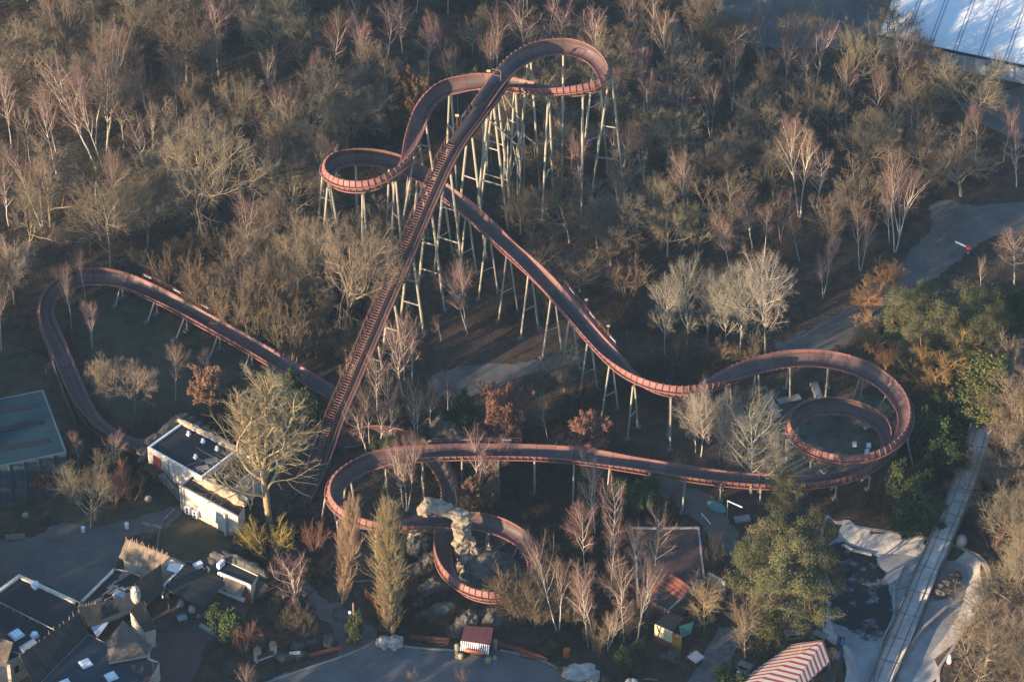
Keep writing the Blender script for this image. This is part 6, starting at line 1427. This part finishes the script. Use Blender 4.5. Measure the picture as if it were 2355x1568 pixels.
for px, py, lb in ((1965, 1021, 'white box on a post inside the right helix'),):
    e = thing('service_post', lb, 'post', P(px, py, 0)); b = MB(); b.tube(P(px, py, 0), P(px, py, 2.2), .07, n=6); part(b, 'post', M_metal, e); b = MB(); b.box(P(px, py, 2.4), (.6, .4, .7), .1); part(b, 'box', M_whitem, e)
for px, py, lb in ((1998, 1026, 'white electrical box, upper of two inside the right helix'), (1994, 1040, 'white electrical box, lower of two inside the right helix')): b = MB(); b.box(P(px, py, .5), (.6, .5, 1.0), .2); b.box(P(px, py, 1.05), (.7, .6, .1), .2); tag(b.build('service_box', M_whitem), lb, 'box')
for k, (x0, y0, x1, y1, lb) in enumerate(((1871, 880, 1884, 914, 'pale concrete slab lying inside the upper curve of the right helix'), (1765, 910, 1790, 960, 'sunlit concrete beam lying left of the right helix'), (1693, 955, 1720, 990, 'pale concrete beam on the stony ground under the track'), (1790, 925, 1840, 912, 'dim concrete beam lying under the helix entry'), (1690, 1195, 1725, 1190, 'flat grey slab beside the access road and small pine'))):
    b = MB(); b.beam(P(x0, y0, .15), P(x1, y1, .15), 1.3, .3); b.beam(P(x0, y0, .42), P(x1, y1, .42), 1.0, .25); tag(b.build('concrete_beam', M_conc), lb, 'slab')
o = thing('waste_bin', 'small white bin standing on the plaza at the left', 'bin', P(192, 1222, 0)); b = MB(); lathe(b, P(192, 1222, 0), [(.3, 0), (.34, .9), (.2, 1.05)]); part(b, 'body', M_whitem, o)
o = thing('waste_bin', 'white round bin on the plaza verge below the outside stair', 'bin', P(292, 1214, 0)); b = MB(); lathe(b, P(292, 1214, 0), [(.3, 0), (.34, 1.0), (.2, 1.15)]); part(b, 'body', M_whitem, o)
boulder('boulder', 'small pale stone on the grass left of the plaza tree', 58, 1184, .45, m=M_stone_l, cat='stone'); boulder('boulder', 'small orange lit stone on the grass verge near the rust bush', 108, 1181, .5, m=M_stone, cat='stone'); boulder('boulder', 'white stone on the grass below the outside stair', 341, 1146, .5, m=M_stone_l, cat='stone')
rail_fence('paddock_fence', 'thin wooden fence along the top of the paddock behind the blue hall', [(-20, 838), (60, 822), (118, 812)], 1.2); rail_fence('paddock_fence', 'thin fence dividing the paddock behind the blue hall', [(40, 838), (70, 905)], 1.2); rail_fence('paddock_fence', 'thin fence at the right of the paddock near the left track bend', [(90, 822), (122, 900)], 1.2); rail_fence('paddock_fence', 'leaning post fence right of the far left track straight', [(172, 800), (200, 870), (212, 915)], 1.2)
planks('screen_fence', 'tall weathered board screen along the outside of the far left track', [(92, 760), (110, 810), (132, 870), (150, 920), (175, 985)], 1.8, M_wood_l if False else mat('grey_boards', (.17, .14, .095), (.10, .085, .06), scale=1.5))
# white roofed hall, top right
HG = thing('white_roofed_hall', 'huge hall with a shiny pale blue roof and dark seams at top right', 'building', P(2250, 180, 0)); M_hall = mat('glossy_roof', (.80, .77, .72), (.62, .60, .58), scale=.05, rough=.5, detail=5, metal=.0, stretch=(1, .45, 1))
e0_, e1_ = P(2020, 84, 4.0), P(2430, 170, 4.0); t0_, t1_ = P(2080, -73, 8.5), P(2490, 13, 8.5)
t0_ = e0_ + (t0_ - e0_) * 1.6; t1_ = e1_ + (t1_ - e1_) * 1.6
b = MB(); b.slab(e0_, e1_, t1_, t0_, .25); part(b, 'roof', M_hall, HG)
nrm = (e1_ - e0_).cross(t0_ - e0_).normalized(); nrm = nrm if nrm.z > 0 else -nrm; sd_ = (t0_ - e0_)
edir = (e1_ - e0_).normalized()
for k in range(8):
    q = P(2138 + (k - 1) * 57.6, 107 + (k - 1) * 12.1, 4.0)
    for off in (-.28, .28): b = MB(); a_ = q + edir * off; b.beam(a_ + nrm * .08, a_ + sd_ + nrm * .08, .11, .12, up=nrm); part(b, 'roof_seam', mat('seam_blue', (.20, .24, .28), (.15, .19, .23), scale=1, rough=.6), HG)
b = MB(); b.beam(e0_ + nrm * .1, e1_ + nrm * .1, .35, .3, up=nrm); part(b, 'gutter', M_black, HG)
b = MB(); b.beam(up(e0_, 2.0) + Vector((0, .4, 0)), up(e1_, 2.0) + Vector((0, .4, 0)), .2, 3.6); part(b, 'glazed_wall', mat('wall_glass', (.62, .70, .78), (.45, .55, .66), scale=.12, rough=.2, metal=.5), HG)
b = MB()
for k in range(14): q = e0_.lerp(e1_, k / 13); b.beam(up(q, .2) + Vector((0, .25, 0)), up(q, 3.8) + Vector((0, .25, 0)), .12, .12)
part(b, 'mullion', MATS['seam_blue'], HG)['kind'] = 'stuff'
b = MB(); bk0, bk1 = t0_, t1_
b.quad(up(e0_, 0) + Vector((0, .5, 0)), up(t0_, 0), t0_ - nrm * .3, e0_ - nrm * .3 + Vector((0, .5, 0))); b.quad(up(t1_, 0), up(t0_, 0), t0_ - nrm * .3, t1_ - nrm * .3); part(b, 'side_wall', M_metal, HG)
# ------------------------------------------------------------------ unseen trees added outside the frame at lower left to shade village and clearing
def shade_wood():
    g = random.Random(77); n = 0
    cand = []
    for _ in range(4000):
        x = g.uniform(-135, 10); y = g.uniform(-125, 0)
        px, py = proj((x, y, 0))
        if px > -75 and py < PH + 60: continue
        if px < -75 and y > -8: continue
        if px > 1500 or py > 2150: continue
        hx, hy = P(5, 1540, 4).xy; u_ = (x - hx) * TOSUN.y - (y - hy) * TOSUN.x
        if abs(u_) < 3.5: continue
        # corridors left open where the photograph shows the sun reaching the white building and the poplars
        cand.append((x, y))
    sel = []
    for x, y in cand:
        if any((x - a) ** 2 + (y - b) ** 2 < 7.0 ** 2 for a, b in sel): continue
        hm = 13.5
        while hm > 4:
            px, py = proj((x, y, hm)); 
            sc = 15.0; 
            if px < -75 or py > PH + 15: break
            hm -= 0.5
        if hm <= 5: continue
        sel.append((x, y)); kd = g.choice(['oak', 'pine', 'pine'])
        # lane left open where the photograph shows sun on the white hut and the gateway
        pr = proto(kd, g.randrange(100)); s = hm * g.uniform(.8, 1) / pr['H']
        e_ = bpy.data.objects.new(NAME[kd][0], None); COL.objects.link(e_); e_.location = (x, y, 0); e_.rotation_euler = (0, 0, g.uniform(0, 6.28)); e_.scale = (s, s, s)
        for n_ in ('trunk', 'crown'): o = bpy.data.objects.new(n_, pr[n_]); COL.objects.link(o); o.parent = e_
        tag(e_, 'unseen bare oak added outside the lower left edge for its shade' if kd == 'oak' else 'unseen dense pine added outside the lower left edge for its shade', 'tree', 'shade trees added beyond the lower left edge'); n += 1
    print('OUTER', n)
shade_wood()
# ------------------------------------------------------------------ labels for the trees: kind, size, lean and place
def size_word(t, group):
    hs = sorted(q['h'] for q in group); k = hs.index(t['h']) / max(1, len(hs) - 1)
    return 'tall ' if k > .75 else ('small ' if k < .25 else '')
LOOK = {'oak': ('bare spreading {s}oak with olive brown twigs', 'oaks'), 'birch': ('slender {s}birch with pale trunk and pinkish twigs', 'birches'), 'grey': ('bare whitish {s}aspen', 'aspens'), 'lomb': ('{s}columnar straw coloured poplar', 'columnar poplars'), 'scrub': ('bare many stemmed {s}olive brown shrub', 'bare shrubs'), 'gold': ('golden orange bare {s}willow', 'golden willows'), 'rust': ('{s}rust leaved beech', 'rust leaved beeches'), 'pine': ('{s}dense green pine', 'pines'), 'ever': ('{s}dark evergreen shrub', 'evergreen shrubs'), 'thuja': ('{s}yellow green conifer', 'yellow green conifers'), 'tan': ('{s}sunlit straw yellow poplar', 'straw yellow poplars'), 'maple': ('bare ochre brown {s}maple', 'bare maples'), 'yellow': ('{s}yellow twigged shrub', 'yellow twigged shrubs'), 'red': ('{s}reddish brown bare shrub', 'reddish shrubs')}
MARKS = [('behind the left upper loop', 850, 230), ('left of the left upper loop', 560, 430), ('in the far upper left corner', 160, 80), ('left of the big oaks', 120, 330), ('above the far left track bend', 160, 560), ('between the far left straight and the lift hill', 560, 720), ('behind the top loop', 1250, 60), ('right of the top loop', 1520, 240), ('under the top loop', 1330, 400), ('along the dark yard', 1720, 130), ('near the white roofed hall', 2080, 130), ('beside the yard of the white hall', 2260, 330), ('in the right middle wood', 1800, 420), ('at the edge of the service road', 2100, 500), ('below the drop of the track', 1080, 680), ('beside the pale aspens', 1480, 560), ('in the row above the right valley', 1650, 720), ('around the foot of the lift hill', 880, 930), ('by the gravel clearing', 1180, 880), ('inside the far left bend', 330, 830), ('around the white flat roofed building', 480, 1080), ('on the plaza side of the blue hall', 190, 1130), ('around the gateway', 640, 1400), ('inside the bottom left loop', 930, 1110), ('under the lower straight', 1250, 1120), ('beside the bottom helix', 1200, 1380), ('in the birch grove by the dolmen', 1400, 1330), ('by the walled building', 1620, 1300), ('around the big pine group', 1800, 1330), ('in front of the right helix', 1690, 1010), ('right of the right helix', 2150, 980), ('in the pine clump', 2190, 760), ('beside the service road bend', 2010, 720), ('on the right edge above the pines', 2300, 600), ('right of the basin', 2310, 1330), ('right of the flume', 2310, 1080), ('along the road at the bottom', 900, 1540)]
ORD = ['first', 'second', 'third', 'fourth', 'fifth', 'sixth', 'seventh', 'eighth', 'ninth', 'tenth', 'eleventh', 'twelfth', 'thirteenth', 'fourteenth', 'fifteenth', 'sixteenth', 'seventeenth', 'eighteenth', 'nineteenth', 'twentieth']
def label_trees():
    cells = {}
    for t in TREES:
        t['px'], t['py'] = proj(t['b'] + Vector((0, 0, t['h'] * .6))); m = min(MARKS, key=lambda q: (q[1] - t['px']) ** 2 + (1.4 * (q[2] - t['py'])) ** 2); t['mk'] = m[0]; cells.setdefault((t['kind'], m[0]), []).append(t)
    for (kind, mk), L in cells.items():
        L.sort(key=lambda t: t['px']); look, plural = LOOK[kind]; n = len(L)
        for i, t in enumerate(L):
            lean = 'left leaning ' if t['lean'] < -.13 else ('right leaning ' if t['lean'] > .13 else '')
            base = look.format(s=(lean or size_word(t, L)))
            if n == 1: lb = f'{base} {mk}'
            elif i == 0: lb = f'{base} {mk}, leftmost of {"two" if n == 2 else "its kind"} there'
            elif i == n - 1: lb = f'{base} {mk}, rightmost of {"two" if n == 2 else "its kind"} there'
            else: lb = f'{base} {mk}, {ORD[min(i, 19)]} from left'
            ws = lb.split()
            if len(ws) > 16: lb = lb.replace(' there', '').replace('bare ', '').replace(' with olive brown twigs', '').replace(' with pale trunk and pinkish twigs', '')
            ws = lb.split()
            t['o']['label'] = ' '.join(ws[:16]); t['o']['group'] = f'{plural} of the wood'
label_trees()
# ------------------------------------------------------------------ thin bluish winter air
def haze(density):
    me = bpy.data.meshes.new('haze'); x0, x1, y0, y1, z0, z1 = -4200, 4200, -4200, 5200, -5, CAM.z + 15
    v = [(x, y, z) for z in (z0, z1) for y in (y0, y1) for x in (x0, x1)]
    me.from_pydata(v, [], [(0, 2, 3, 1), (4, 5, 7, 6), (0, 1, 5, 4), (2, 6, 7, 3), (0, 4, 6, 2), (1, 3, 7, 5)]); m = bpy.data.materials.new('haze'); m.use_nodes = True; n = m.node_tree.nodes; n.remove(n['Principled BSDF'])
    pv = n.new('ShaderNodeVolumePrincipled'); pv.inputs['Color'].default_value = (0.52, 0.76, 1.0, 1); pv.inputs['Density'].default_value = density; pv.inputs['Anisotropy'].default_value = 0.0
    m.node_tree.links.new(pv.outputs[0], n['Material Output'].inputs['Volume']); o = link('haze', me, m); tag(o, 'thin bluish winter haze', 'haze', kind='stuff')
haze(0.00004)
